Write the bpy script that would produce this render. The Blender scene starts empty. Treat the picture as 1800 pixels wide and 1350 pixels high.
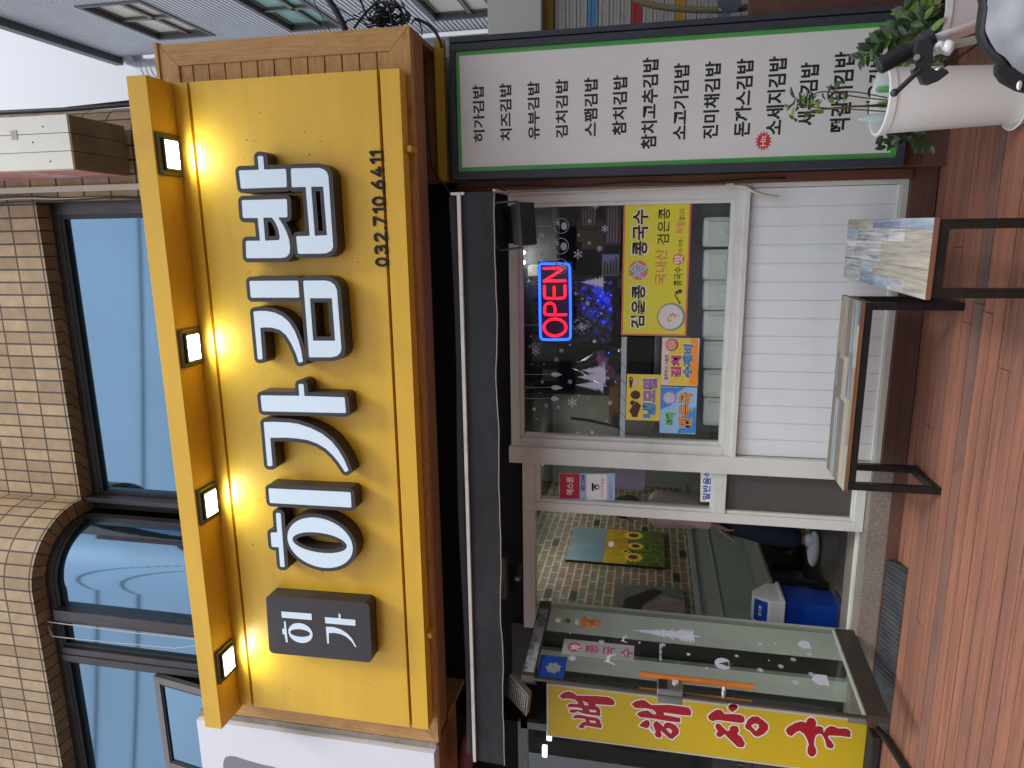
import bpy, bmesh, math, random
import numpy as np
from math import radians, sin, cos, pi
from mathutils import Vector, Matrix
random.seed(7)
sc = bpy.context.scene
C = bpy.context.collection

# ------------------------------------------------------------ camera, world, light
FOC = 1200.0
YAW, PIT, ROL = radians(-12.25), radians(11.46), radians(-1.71)
CH = 1.45
def _axes():
    cy, sy, cp, sp, cr, sr = cos(YAW), sin(YAW), cos(PIT), sin(PIT), cos(ROL), sin(ROL)
    f = Vector((sy*cp, cy*cp, sp)); r = Vector((cy, -sy, 0)); d = f.cross(r)
    return (cr*r + sr*d), (-sr*r + cr*d), f
RT, DN, FW = _axes()
cam = bpy.data.cameras.new('camera'); cam_o = bpy.data.objects.new('camera', cam); C.objects.link(cam_o)
m = Matrix.Identity(4)
for i in range(3):
    m[i][0] = DN[i]; m[i][1] = RT[i]; m[i][2] = -FW[i]
m[2][3] = CH
cam_o.matrix_world = m
cam.sensor_fit = 'HORIZONTAL'; cam.sensor_width = 36.0; cam.lens = FOC/1800*36
cam.clip_start = 0.05; cam.clip_end = 500
sc.camera = cam_o

SUN_EL = radians(56)      # high behind the camera, veiled by cloud
w = bpy.data.worlds.new('World'); sc.world = w; w.use_nodes = True
nt = w.node_tree; nt.nodes.clear()
out = nt.nodes.new('ShaderNodeOutputWorld'); bg = nt.nodes.new('ShaderNodeBackground')
sky = nt.nodes.new('ShaderNodeTexSky'); sky.sky_type = 'NISHITA'; sky.sun_disc = False
sky.sun_elevation = SUN_EL; sky.dust_density = 4.0; sky.air_density = 1.0; sky.ozone_density = 1.0
hs = nt.nodes.new('ShaderNodeHueSaturation'); hs.inputs['Saturation'].default_value = 0.12
mixc = nt.nodes.new('ShaderNodeMix'); mixc.data_type = 'RGBA'
mixc.inputs[0].default_value = 0.80
tc = nt.nodes.new('ShaderNodeTexCoord'); sp = nt.nodes.new('ShaderNodeSeparateXYZ')
rp = nt.nodes.new('ShaderNodeValToRGB')       # overcast sky: brighter overhead than near the horizon
rp.color_ramp.elements[0].position = 0.0; rp.color_ramp.elements[0].color = (4.7, 4.95, 5.5, 1)
rp.color_ramp.elements[1].position = 1.0; rp.color_ramp.elements[1].color = (10.0, 10.6, 11.9, 1)
e = rp.color_ramp.elements.new(0.62); e.color = (5.9, 6.2, 6.9, 1)
nt.links.new(tc.outputs['Generated'], sp.inputs[0]); nt.links.new(sp.outputs['Z'], rp.inputs[0])
nt.links.new(sky.outputs[0], hs.inputs['Color']); nt.links.new(hs.outputs[0], mixc.inputs[6])
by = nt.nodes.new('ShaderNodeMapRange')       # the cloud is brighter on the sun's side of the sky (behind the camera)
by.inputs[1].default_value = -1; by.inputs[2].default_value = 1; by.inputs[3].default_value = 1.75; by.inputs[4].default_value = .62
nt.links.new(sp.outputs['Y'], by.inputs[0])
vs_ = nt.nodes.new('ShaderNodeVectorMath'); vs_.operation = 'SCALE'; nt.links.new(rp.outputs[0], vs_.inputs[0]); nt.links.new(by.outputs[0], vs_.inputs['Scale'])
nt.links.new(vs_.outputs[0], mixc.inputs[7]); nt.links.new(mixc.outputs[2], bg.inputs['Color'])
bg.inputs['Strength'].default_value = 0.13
nt.links.new(bg.outputs[0], out.inputs['Surface'])
sd = bpy.data.lights.new('sun', 'SUN'); sd.energy = 1.3; sd.angle = radians(14); sd.color = (1, 0.985, 0.955)
so = bpy.data.objects.new('sun', sd); C.objects.link(so)
SAZ = radians(48)      # from the right, behind the camera
sdir = Vector((sin(SAZ)*cos(SUN_EL), -cos(SAZ)*cos(SUN_EL), sin(SUN_EL)))
so.rotation_euler = sdir.to_track_quat('Z', 'Y').to_euler()
sky.sun_rotation = math.atan2(sdir.x, sdir.y)
sc.view_settings.view_transform = 'Standard'; sc.view_settings.look = 'None'
sc.view_settings.exposure = 0.28; sc.view_settings.gamma = 1.0

# ------------------------------------------------------------ surveying helpers: sight lines onto known planes
def ray(x, y): return RT*((675-y)/FOC) + DN*((x-900)/FOC) + FW
def aY(x, y, Y):
    d = ray(x, y); p = d*(Y/d.y); p.z += CH; return p
def aZ(x, y, Z):
    d = ray(x, y); p = d*((Z-CH)/d.z); p.z += CH; return p
def aX(x, y, X):
    d = ray(x, y); p = d*(X/d.x); p.z += CH; return p

# ------------------------------------------------------------ materials
MATS = {}
def lin(c):
    return tuple(((v/255)/12.92 if v/255 <= .04045 else ((v/255+.055)/1.055)**2.4) for v in c)
def mat(name, col, rough=.6, metal=0., var=0., vs=3., stretch=(1, 1, 1), bump=0., bs=40., col2=None, emit=None, es=1.,
        spec=.5, dirt=0., dm=False, dcol=(.03, .025, .02), ds=2.0, coat=0., trans=0., alpha=1., ior=1.45, lo=.35, hi=.65):
    if name in MATS: return MATS[name]
    m = bpy.data.materials.new(name); m.use_nodes = True; MATS[name] = m
    n = m.node_tree; b = n.nodes['Principled BSDF']
    b.inputs['Roughness'].default_value = rough; b.inputs['Metallic'].default_value = metal
    b.inputs['Specular IOR Level'].default_value = spec; b.inputs['IOR'].default_value = ior
    b.inputs['Coat Weight'].default_value = coat; b.inputs['Transmission Weight'].default_value = trans
    b.inputs['Alpha'].default_value = alpha
    c = tuple(col)+(1,)
    b.inputs['Base Color'].default_value = c
    t = n.nodes.new('ShaderNodeTexCoord'); mp = n.nodes.new('ShaderNodeMapping')
    mp.inputs['Scale'].default_value = stretch; n.links.new(t.outputs['Object'], mp.inputs[0])
    src = None
    if var > 0 or col2:
        no = n.nodes.new('ShaderNodeTexNoise'); no.inputs['Scale'].default_value = vs; no.inputs['Detail'].default_value = 6
        no.inputs['Roughness'].default_value = .65
        n.links.new(mp.outputs[0], no.inputs['Vector'])
        r = n.nodes.new('ShaderNodeValToRGB'); n.links.new(no.outputs[0], r.inputs[0])
        r.color_ramp.elements[0].position = lo; r.color_ramp.elements[1].position = hi
        if col2: r.color_ramp.elements[0].color = c; r.color_ramp.elements[1].color = tuple(col2)+(1,)
        else:
            r.color_ramp.elements[0].color = tuple(v*(1-var) for v in col)+(1,)
            r.color_ramp.elements[1].color = tuple(min(1, v*(1+var)) for v in col)+(1,)
        src = r.outputs[0]
    if dirt > 0:
        nd = n.nodes.new('ShaderNodeTexNoise'); nd.inputs['Scale'].default_value = ds; nd.inputs['Detail'].default_value = 9
        nd.inputs['Roughness'].default_value = .72
        n.links.new((mp.outputs[0] if dm else t.outputs['Object']), nd.inputs['Vector'])
        rd = n.nodes.new('ShaderNodeValToRGB'); n.links.new(nd.outputs[0], rd.inputs[0])
        rd.color_ramp.elements[0].position = .53; rd.color_ramp.elements[0].color = (0, 0, 0, 1)
        rd.color_ramp.elements[1].position = .75; rd.color_ramp.elements[1].color = (dirt, dirt, dirt, 1)
        mx = n.nodes.new('ShaderNodeMix'); mx.data_type = 'RGBA'
        n.links.new(rd.outputs[0], mx.inputs[0])
        if src: n.links.new(src, mx.inputs[6])
        else: mx.inputs[6].default_value = c
        mx.inputs[7].default_value = tuple(dcol)+(1,)
        src = mx.outputs[2]
    if src: n.links.new(src, b.inputs['Base Color'])
    if bump > 0:
        nb = n.nodes.new('ShaderNodeTexNoise'); nb.inputs['Scale'].default_value = bs; nb.inputs['Detail'].default_value = 5
        n.links.new(mp.outputs[0], nb.inputs['Vector'])
        bu = n.nodes.new('ShaderNodeBump'); bu.inputs['Strength'].default_value = bump; bu.inputs['Distance'].default_value = .01
        n.links.new(nb.outputs[0], bu.inputs['Height']); n.links.new(bu.outputs[0], b.inputs['Normal'])
    if emit:
        b.inputs['Emission Color'].default_value = tuple(emit)+(1,); b.inputs['Emission Strength'].default_value = es
    return m

def glassmat(name, tint=(1, 1, 1), refl=1.0, rough=0.0, ior=1.45):
    """thin pane: clear view with a mirror part by Fresnel; no refraction, so light passes"""
    if name in MATS: return MATS[name]
    m = bpy.data.materials.new(name); m.use_nodes = True; MATS[name] = m; n = m.node_tree; n.nodes.clear()
    o = n.nodes.new('ShaderNodeOutputMaterial'); mx = n.nodes.new('ShaderNodeMixShader')
    tr = n.nodes.new('ShaderNodeBsdfTransparent'); tr.inputs[0].default_value = tuple(tint)+(1,)
    gl = n.nodes.new('ShaderNodeBsdfGlossy'); gl.inputs['Roughness'].default_value = rough
    gl.inputs['Color'].default_value = (refl, refl, refl, 1)
    ge = n.nodes.new('ShaderNodeNewGeometry'); dt = n.nodes.new('ShaderNodeVectorMath'); dt.operation = 'DOT_PRODUCT'
    n.links.new(ge.outputs['Incoming'], dt.inputs[0]); n.links.new(ge.outputs['Normal'], dt.inputs[1])
    ab = n.nodes.new('ShaderNodeMath'); ab.operation = 'ABSOLUTE'; n.links.new(dt.outputs['Value'], ab.inputs[0])
    om = n.nodes.new('ShaderNodeMath'); om.operation = 'SUBTRACT'; om.inputs[0].default_value = 1; n.links.new(ab.outputs[0], om.inputs[1])
    pw = n.nodes.new('ShaderNodeMath'); pw.operation = 'POWER'; pw.inputs[1].default_value = 5; n.links.new(om.outputs[0], pw.inputs[0])
    fr = n.nodes.new('ShaderNodeMapRange'); fr.inputs[3].default_value = .045; fr.inputs[4].default_value = 1.; n.links.new(pw.outputs[0], fr.inputs[0])
    n.links.new(fr.outputs[0], mx.inputs[0]); n.links.new(tr.outputs[0], mx.inputs[1]); n.links.new(gl.outputs[0], mx.inputs[2])
    n.links.new(mx.outputs[0], o.inputs[0])
    return m

def brickmat(name, cols, mortar, bw, bh, ms, src='UV', offset=.5, rough=.7, bump=.4, var=.3):
    if name in MATS: return MATS[name]
    m = bpy.data.materials.new(name); m.use_nodes = True; MATS[name] = m; n = m.node_tree; b = n.nodes['Principled BSDF']
    b.inputs['Roughness'].default_value = rough
    t = n.nodes.new('ShaderNodeTexCoord')
    br = n.nodes.new('ShaderNodeTexBrick'); br.offset = offset; br.squash = 1.0
    br.inputs['Scale'].default_value = 1.0; br.inputs['Mortar Size'].default_value = ms; br.inputs['Mortar Smooth'].default_value = .15
    br.inputs['Brick Width'].default_value = bw; br.inputs['Row Height'].default_value = bh
    br.inputs['Color1'].default_value = tuple(cols[0])+(1,); br.inputs['Color2'].default_value = tuple(cols[1])+(1,)
    br.inputs['Mortar'].default_value = tuple(mortar)+(1,)
    n.links.new(t.outputs[src], br.inputs['Vector'])
    no = n.nodes.new('ShaderNodeTexNoise'); no.inputs['Scale'].default_value = 9; no.inputs['Detail'].default_value = 8; no.inputs['Roughness'].default_value = .7
    n.links.new(t.outputs[src], no.inputs['Vector'])
    mr = n.nodes.new('ShaderNodeMapRange'); mr.inputs[1].default_value = .3; mr.inputs[2].default_value = .7
    mr.inputs[3].default_value = 1-var; mr.inputs[4].default_value = 1+var*.6
    n.links.new(no.outputs[0], mr.inputs[0])
    vm = n.nodes.new('ShaderNodeVectorMath'); vm.operation = 'SCALE'
    n.links.new(br.outputs['Color'], vm.inputs[0]); n.links.new(mr.outputs[0], vm.inputs['Scale'])
    n.links.new(vm.outputs[0], b.inputs['Base Color'])
    bu = n.nodes.new('ShaderNodeBump'); bu.inputs['Strength'].default_value = bump; bu.inputs['Distance'].default_value = .01; bu.invert = True
    n.links.new(br.outputs['Fac'], bu.inputs['Height']); n.links.new(bu.outputs[0], b.inputs['Normal'])
    return m

def ribmat(name, col, axis, period, strength=.6, rough=.5, metal=0., dark=.0, var=.15, vs=3.):
    """ribbed / corrugated sheet: ridges repeat along one object axis"""
    if name in MATS: return MATS[name]
    m = mat(name, col, rough, metal, var=var, vs=vs); n = m.node_tree; b = n.nodes['Principled BSDF']
    t = n.nodes.new('ShaderNodeTexCoord'); s = n.nodes.new('ShaderNodeSeparateXYZ'); n.links.new(t.outputs['Object'], s.inputs[0])
    mu = n.nodes.new('ShaderNodeMath'); mu.operation = 'MULTIPLY'; mu.inputs[1].default_value = 2*pi/period
    n.links.new(s.outputs[axis], mu.inputs[0])
    si = n.nodes.new('ShaderNodeMath'); si.operation = 'SINE'; n.links.new(mu.outputs[0], si.inputs[0])
    bu = n.nodes.new('ShaderNodeBump'); bu.inputs['Strength'].default_value = strength; bu.inputs['Distance'].default_value = period*.3
    n.links.new(si.outputs[0], bu.inputs['Height']); n.links.new(bu.outputs[0], b.inputs['Normal'])
    return m

# ------------------------------------------------------------ object helpers
def tag(o, label=None, cat=None, group=None, kind=None):
    if label: o['label'] = label
    if cat: o['category'] = cat
    if group: o['group'] = group
    if kind: o['kind'] = kind
    return o
def empty(name, loc, label, cat, group=None):
    o = bpy.data.objects.new(name, None); C.objects.link(o); o.location = loc; o.empty_display_size = .1
    return tag(o, label, cat, group)
BASE = {}
class MB:
    def __init__(s, M=None): s.v = []; s.f = []; s.uv = []; s.M = M; s.mi = []; s.cm = 0; s.flip = M is not None and M.to_3x3().determinant() < 0
    def add(s, vs, fs, uvs=None):
        k = len(s.v)
        for v in vs:
            v = Vector(v)
            s.v.append(s.M @ v if s.M is not None else v)
        for i, f in enumerate(fs):
            s.f.append([k+a for a in (reversed(f) if s.flip else f)]); s.uv.append(uvs[i] if uvs else None); s.mi.append(s.cm)
        return s
    def box(s, x0, x1, y0, y1, z0, z1):
        x0, x1 = min(x0, x1), max(x0, x1); y0, y1 = min(y0, y1), max(y0, y1); z0, z1 = min(z0, z1), max(z0, z1)
        return s.add([(x0,y0,z0),(x1,y0,z0),(x1,y1,z0),(x0,y1,z0),(x0,y0,z1),(x1,y0,z1),(x1,y1,z1),(x0,y1,z1)],
              [(0,3,2,1),(4,5,6,7),(0,1,5,4),(1,2,6,5),(2,3,7,6),(3,0,4,7)])
    def frame(s, x0, x1, z0, z1, w, y0, y1):
        s.box(x0, x1, y0, y1, z0, z0+w); s.box(x0, x1, y0, y1, z1-w, z1)
        s.box(x0, x0+w, y0, y1, z0+w, z1-w); s.box(x1-w, x1, y0, y1, z0+w, z1-w); return s
    def hexa(s, a, b):
        """two quads (4 points each) joined"""
        return s.add(list(a)+list(b), [(0,1,2,3),(7,6,5,4),(0,4,5,1),(1,5,6,2),(2,6,7,3),(3,7,4,0)])
    def tube(s, pts, r, n=8, cap=True):
        pts = [Vector(p) for p in pts]; rs = r if isinstance(r, (list, tuple)) else [r]*len(pts)
        vs = []; up = None
        for i, p in enumerate(pts):
            t = (pts[min(i+1, len(pts)-1)]-pts[max(i-1, 0)]).normalized()
            if up is None:
                up = Vector((0, 0, 1)) if abs(t.z) < .9 else Vector((1, 0, 0))
            a = t.cross(up)
            if a.length < 1e-4: a = t.cross(Vector((0, 1, 0)))
            a.normalize(); b = a.cross(t).normalized(); up = b
            for k in range(n):
                an = 2*pi*k/n; vs.append(p+a*(rs[i]*cos(an))+b*(rs[i]*sin(an)))
        fs = []
        for i in range(len(pts)-1):
            for k in range(n):
                fs.append((i*n+k, i*n+(k+1) % n, (i+1)*n+(k+1) % n, (i+1)*n+k))
        if cap: fs.append(tuple(range(n-1, -1, -1))); fs.append(tuple((len(pts)-1)*n+k for k in range(n)))
        return s.add(vs, fs)
    def lathe(s, c, prof, n=40):
        vs = []; fs = []
        for (r, z) in prof:
            for k in range(n):
                an = 2*pi*k/n; vs.append((c[0]+r*cos(an), c[1]+r*sin(an), c[2]+z))
        for i in range(len(prof)-1):
            for k in range(n): fs.append((i*n+k, i*n+(k+1) % n, (i+1)*n+(k+1) % n, (i+1)*n+k))
        return s.add(vs, fs)
    def ball(s, c, r, nu=14, nv=9):
        r = r if isinstance(r, (tuple, list, Vector)) else (r, r, r)
        vs = [(c[0], c[1], c[2]+r[2])]
        for j in range(1, nv):
            ph = pi*j/nv
            for i in range(nu):
                th = 2*pi*i/nu; vs.append((c[0]+r[0]*sin(ph)*cos(th), c[1]+r[1]*sin(ph)*sin(th), c[2]+r[2]*cos(ph)))
        vs.append((c[0], c[1], c[2]-r[2])); fs = []
        for i in range(nu): fs.append((0, 1+i, 1+(i+1) % nu))
        for j in range(nv-2):
            for i in range(nu):
                a = 1+j*nu; fs.append((a+i, a+nu+i, a+nu+(i+1) % nu, a+(i+1) % nu))
        L = len(vs)-1; a = 1+(nv-2)*nu
        for i in range(nu): fs.append((L, a+(i+1) % nu, a+i))
        return s.add(vs, fs)
    def strip(s, path, z0, z1, u0=0.):
        """vertical sheet over a plan path, with metric UVs"""
        u = u0
        for a, b in zip(path[:-1], path[1:]):
            d = math.hypot(b[0]-a[0], b[1]-a[1])
            s.add([(a[0],a[1],z0),(b[0],b[1],z0),(b[0],b[1],z1),(a[0],a[1],z1)], [(0,1,2,3)], [[(u,z0),(u+d,z0),(u+d,z1),(u,z1)]])
            u += d
        return s
    def build(s, name, m, parent=None, smooth=False, bevel=0., auto=None):
        me = bpy.data.meshes.new(name)
        loc = parent.location if parent is not None and parent.type == 'EMPTY' else None
        org = Vector((0, 0, 0))
        if parent is not None:
            p = parent
            while p is not None: org += p.location; p = p.parent
        elif s.v:
            xs = [v.x for v in s.v]; ys = [v.y for v in s.v]; zs = [v.z for v in s.v]
            org = Vector(((min(xs)+max(xs))/2, (min(ys)+max(ys))/2, min(zs)))
        me.from_pydata([v-org for v in s.v], [], s.f)
        if any(u is not None for u in s.uv):
            ul = me.uv_layers.new(name='UVMap')
            for p, u in zip(me.polygons, s.uv):
                if u:
                    for li, c in zip(p.loop_indices, u): ul.data[li].uv = c
        ms = m if isinstance(m, (list, tuple)) else [m]
        for mm in ms: me.materials.append(mm)
        if len(ms) > 1:
            for p, k in zip(me.polygons, s.mi): p.material_index = k
        o = bpy.data.objects.new(name, me); C.objects.link(o)
        if parent is not None: o.parent = parent
        else: o.location = org
        if smooth:
            for p in me.polygons: p.use_smooth = True
        if auto:
            me.polygons.foreach_set('use_smooth', [True]*len(me.polygons))
            try: me.set_sharp_from_angle(angle=radians(auto))
            except Exception: pass
        if bevel > 0:
            bm = bmesh.new(); bm.from_mesh(me)
            bmesh.ops.remove_doubles(bm, verts=bm.verts, dist=1e-5)
            es = [e for e in bm.edges if len(e.link_faces) == 2 and e.calc_face_angle(0) > .6]
            bmesh.ops.bevel(bm, geom=es, offset=bevel, segments=2, affect='EDGES', profile=.7, clamp_overlap=True)
            bm.to_mesh(me); bm.free()
        me.update()
        return o

# ---- flat lettering: outlines -> rounded / outset contours by a signed distance field
def sdf_grid(polys, holes, x0, y0, nx, ny, h):
    gx = x0+h*np.arange(nx); gy = y0+h*np.arange(ny); X, Y = np.meshgrid(gx, gy)
    def dist_in(p):
        P = np.array(p, float); Q = np.roll(P, -1, 0)
        d = np.full(X.shape, 1e9); ins = np.zeros(X.shape, bool)
        for (ax, ay), (bx, by) in zip(P, Q):
            ex, ey = bx-ax, by-ay; L = ex*ex+ey*ey
            if L < 1e-14: continue
            t = np.clip(((X-ax)*ex+(Y-ay)*ey)/L, 0, 1)
            d = np.minimum(d, (X-ax-t*ex)**2+(Y-ay-t*ey)**2)
            c = ((ay > Y) != (by > Y))
            with np.errstate(divide='ignore', invalid='ignore'):
                xi = ax+(Y-ay)/(by-ay if by != ay else 1e-12)*ex
            ins ^= c & (X < xi)
        d = np.sqrt(d); return np.where(ins, -d, d)
    F = None
    for p in polys:
        f = dist_in(p); F = f if F is None else np.minimum(F, f)
    for p in holes: F = np.maximum(F, -dist_in(p))
    return F
def contours(F, x0, y0, h, lev):
    G = F-lev; ny, nx = G.shape; segs = {}
    def pt(i, j, k, l):
        a, b = G[j, i], G[l, k]; t = a/(a-b); return (x0+h*(i+(k-i)*t), y0+h*(j+(l-j)*t))
    S = G < 0
    cells = np.argwhere((S[:-1, :-1].astype(int)+S[1:, :-1]+S[:-1, 1:]+S[1:, 1:]) % 4 != 0)
    pts = {}; nxt = {}
    def ek(i, j, d): return (int(i), int(j), d)
    for j, i in cells:
        c = (S[j, i] << 0) | (S[j, i+1] << 1) | (S[j+1, i+1] << 2) | (S[j+1, i] << 3)
        E = {0: ek(i, j, 0), 1: ek(i+1, j, 1), 2: ek(i, j+1, 0), 3: ek(i, j, 1)}
        tab = {1: [(3, 0)], 2: [(0, 1)], 3: [(3, 1)], 4: [(1, 2)], 5: [(3, 2), (1, 0)], 6: [(0, 2)], 7: [(3, 2)], 8: [(2, 3)], 9: [(2, 0)],
               10: [(0, 3), (2, 1)], 11: [(2, 1)], 12: [(1, 3)], 13: [(1, 0)], 14: [(0, 3)]}[int(c)]
        for a, b in tab:
            nxt[E[a]] = E[b]
            for q in (E[a], E[b]):
                if q not in pts:
                    ii, jj, d = q
                    pts[q] = pt(ii, jj, ii+1, jj) if d == 0 else pt(ii, jj, ii, jj+1)
    loops = []; seen = set()
    for s0 in list(nxt):
        if s0 in seen: continue
        lp = []; q = s0
        while q in nxt and q not in seen:
            seen.add(q); lp.append(pts[q]); q = nxt[q]
        if len(lp) > 5: loops.append(lp)
    return loops
def simp(lp, tol):
    if len(lp) < 8: return lp
    def rdp(a):
        if len(a) < 3: return a
        p, q = np.array(a[0]), np.array(a[-1]); d = q-p; L = np.hypot(*d)
        A = np.array(a)
        if L < 1e-9: D = np.hypot(*(A-p).T)
        else: D = abs((A[:, 0]-p[0])*d[1]-(A[:, 1]-p[1])*d[0])/L
        k = int(D.argmax())
        if D[k] < tol: return [a[0], a[-1]]
        return rdp(a[:k+1])[:-1]+rdp(a[k:])
    k = len(lp)//2
    return rdp(lp[:k+1])[:-1]+rdp(lp[k:]+[lp[0]])[:-1]
def outline(polys, holes, lev=0., rnd=0., h=.0022, tol=.0003):
    A = np.array([q for p in polys for q in p]); pad = lev+.012+3*h
    x0, y0 = A.min(0)-pad; x1, y1 = A.max(0)+pad
    nx, ny = int((x1-x0)/h)+2, int((y1-y0)/h)+2
    F = sdf_grid(polys, holes, x0, y0, nx, ny, h)
    if rnd > 0:
        er = contours(F, x0, y0, h, -rnd)
        # distance to the eroded set, even-odd across its loops
        Fe = None; sgn = np.zeros(F.shape, bool); D = np.full(F.shape, 1e9)
        for lp in er:
            f = sdf_grid([simp(lp, tol/2)], [], x0, y0, nx, ny, h); D = np.minimum(D, abs(f)); sgn ^= f < 0
        F = np.where(sgn, -D, D)-rnd
    return [simp(lp, tol) for lp in contours(F, x0, y0, h, lev)]
def curve_solid(loops, name, m, parent, frame, t0, t1):
    """fill loops (a,b) on a plane frame=(org,right,up,normal-to-viewer) between depths t0..t1 in front of it"""
    cu = bpy.data.curves.new(name, 'CURVE'); cu.dimensions = '2D'; cu.fill_mode = 'BOTH'
    cu.extrude = abs(t1-t0)/2
    for lp in loops:
        s = cu.splines.new('POLY'); s.points.add(len(lp)-1)
        for i, (a, b) in enumerate(lp): s.points[i].co = (a, b, 0, 1)
        s.use_cyclic_u = True
    return curve_to_mesh(cu, name, m, parent, frame, (t0+t1)/2)
def curve_to_mesh(cu, name, m, parent, frame, tm, fit=None):
    o = bpy.data.objects.new('tmp', cu); C.objects.link(o)
    dg = bpy.context.evaluated_depsgraph_get(); me = bpy.data.meshes.new_from_object(o.evaluated_get(dg))
    bpy.data.objects.remove(o); bpy.data.curves.remove(cu)
    if not me.vertices: return None
    org, rt, up, nn = frame
    co = np.array([tuple(v.co) for v in me.vertices])
    if fit:
        a0, b0 = co[:, 0].min(), co[:, 1].min(); sa = (fit[1]-fit[0])/max(1e-6, np.ptp(co[:, 0])); sb = (fit[3]-fit[2])/max(1e-6, np.ptp(co[:, 1]))
        co[:, 0] = fit[0]+(co[:, 0]-a0)*sa; co[:, 1] = fit[2]+(co[:, 1]-b0)*sb
        co[:, 2] = co[:, 2]*(fit[4] if len(fit) > 4 else 1)
    W = [org+rt*a+up*b+nn*(c+tm) for a, b, c in co]
    po = Vector((0, 0, 0)); p = parent
    while p is not None: po += p.location; p = p.parent
    if parent is None:
        po = sum(W, Vector())/len(W)
    for v, q in zip(me.vertices, W): v.co = q-po
    me.name = name; me.materials.clear(); me.materials.append(m)
    ob = bpy.data.objects.new(name, me); C.objects.link(ob)
    if parent is not None: ob.parent = parent
    else: ob.location = po
    return ob
def FR(Y, X=0., Z=0.): return (Vector((X, Y, Z)), Vector((1, 0, 0)), Vector((0, 0, 1)), Vector((0, -1, 0)))
def textfit(body, name, m, parent, frame, fit, depth=.0008, off=0., t=.0, shear=0.):
    cu = bpy.data.curves.new(name, 'FONT'); cu.body = body; cu.size = 1; cu.offset = off; cu.extrude = .5; cu.shear = shear
    cu.resolution_u = 3
    return curve_to_mesh(cu, name, m, parent, frame, t+depth/2, fit=tuple(fit)+(depth,))
def ptext(body, name, m, parent, Y, L, R, hpx, depth=.0008, off=0., t=.0, fr=None):
    """lettering on facade plane Y between the sighted left and right mid points; hpx = letter height in photo px"""
    a = aY(L[0], L[1], Y); b = aY(R[0], R[1], Y)
    mx, my = (L[0]+R[0])/2, (L[1]+R[1])/2
    hz = aY(mx-hpx/2, my, Y).z-aY(mx+hpx/2, my, Y).z
    zc = (a.z+b.z)/2
    return textfit(body, name, m, parent, FR(Y), (a.x, b.x, zc-hz/2, zc+hz/2), depth, off, t)
def rectY(x0, y0, x1, y1, Y):
    xm, ym = (x0+x1)/2, (y0+y1)/2
    return aY(xm, y1, Y).x, aY(xm, y0, Y).x, aY(x1, ym, Y).z, aY(x0, ym, Y).z

# ============================================================ palette
L = lin
M_white = mat('white_aluminium', L((214, 215, 208)), .45, var=.05, vs=2, dirt=.35, dcol=(.25, .22, .18), ds=3, bump=.03)
M_siding = mat('white_siding', L((228, 231, 232)), .5, var=.03, vs=1.5, dirt=.15, dcol=(.35, .33, .3), ds=5)
M_black = mat('black_paint', (.012, .012, .013), .45, var=.2, vs=8)
M_dark = mat('dark_void', (.010, .010, .011), .9)
M_dkgrey = mat('dark_grey', (.035, .035, .037), .55, var=.2, vs=5)
M_grey = mat('grey_metal', (.2, .2, .2), .4, .6)
M_chrome = mat('chrome', (.8, .8, .82), .32, .45)
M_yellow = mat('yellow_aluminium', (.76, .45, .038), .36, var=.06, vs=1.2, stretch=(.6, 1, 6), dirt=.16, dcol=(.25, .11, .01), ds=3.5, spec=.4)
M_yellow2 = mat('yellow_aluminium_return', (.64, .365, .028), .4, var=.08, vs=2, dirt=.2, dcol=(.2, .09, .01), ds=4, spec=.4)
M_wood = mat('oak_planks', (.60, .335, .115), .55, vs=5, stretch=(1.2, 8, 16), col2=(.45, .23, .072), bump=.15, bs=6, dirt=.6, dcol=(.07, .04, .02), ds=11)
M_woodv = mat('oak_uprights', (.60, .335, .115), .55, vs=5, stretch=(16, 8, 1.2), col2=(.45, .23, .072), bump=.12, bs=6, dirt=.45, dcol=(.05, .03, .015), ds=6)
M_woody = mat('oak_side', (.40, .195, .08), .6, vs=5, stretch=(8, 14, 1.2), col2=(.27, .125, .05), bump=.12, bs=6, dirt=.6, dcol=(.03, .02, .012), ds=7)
M_deck = mat('deck_boards', L((160, 106, 83)), .75, vs=3, stretch=(.5, 9, 1), col2=L((128, 86, 68)), bump=.25, bs=14, dirt=.85, dm=True, dcol=L((78, 60, 56)), ds=2.0)
M_deckw = mat('deck_boards_worn', L((146, 98, 80)), .7, vs=1.6, stretch=(.7, 7, 1), col2=L((104, 84, 78)), bump=.3, bs=14, dirt=.6, dcol=L((70, 58, 58)), ds=2.5)
M_deckb = mat('deck_boards_dull', L((148, 100, 82)), .7, vs=3, stretch=(.5, 9, 1), col2=L((122, 84, 70)), bump=.25, bs=14, dirt=.45, dcol=L((90, 66, 60)), ds=1.7)
M_comp = ribmat('ribbed_composite', L((100, 66, 54)), 'Z', .008, .5, .6, var=.15)
M_terr = mat('terrazzo', L((158, 148, 136)), .5, vs=160, col2=L((105, 97, 88)), bump=.1, bs=120, dirt=.3, dcol=L((80, 72, 64)), ds=3)
M_floor = mat('interior_floor', L((92, 86, 78)), .35, vs=14, col2=L((70, 66, 60)), dirt=.3, ds=3)
M_pane = glassmat('window_pane', (.93, .95, .94), 1.0)
M_film = mat('frosted_film', L((120, 124, 118)), .35, var=.05, vs=2, spec=.5)
M_vinyl = mat('white_vinyl', L((205, 208, 222)), .6)
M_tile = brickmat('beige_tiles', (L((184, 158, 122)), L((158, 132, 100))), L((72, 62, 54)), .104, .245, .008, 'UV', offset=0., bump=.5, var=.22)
M_tiled = brickmat('beige_tile_reveal', (L((150, 130, 105)), L((128, 108, 86))), L((70, 60, 52)), .104, .245, .006, 'UV', offset=0., bump=.5, var=.3)
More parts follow.
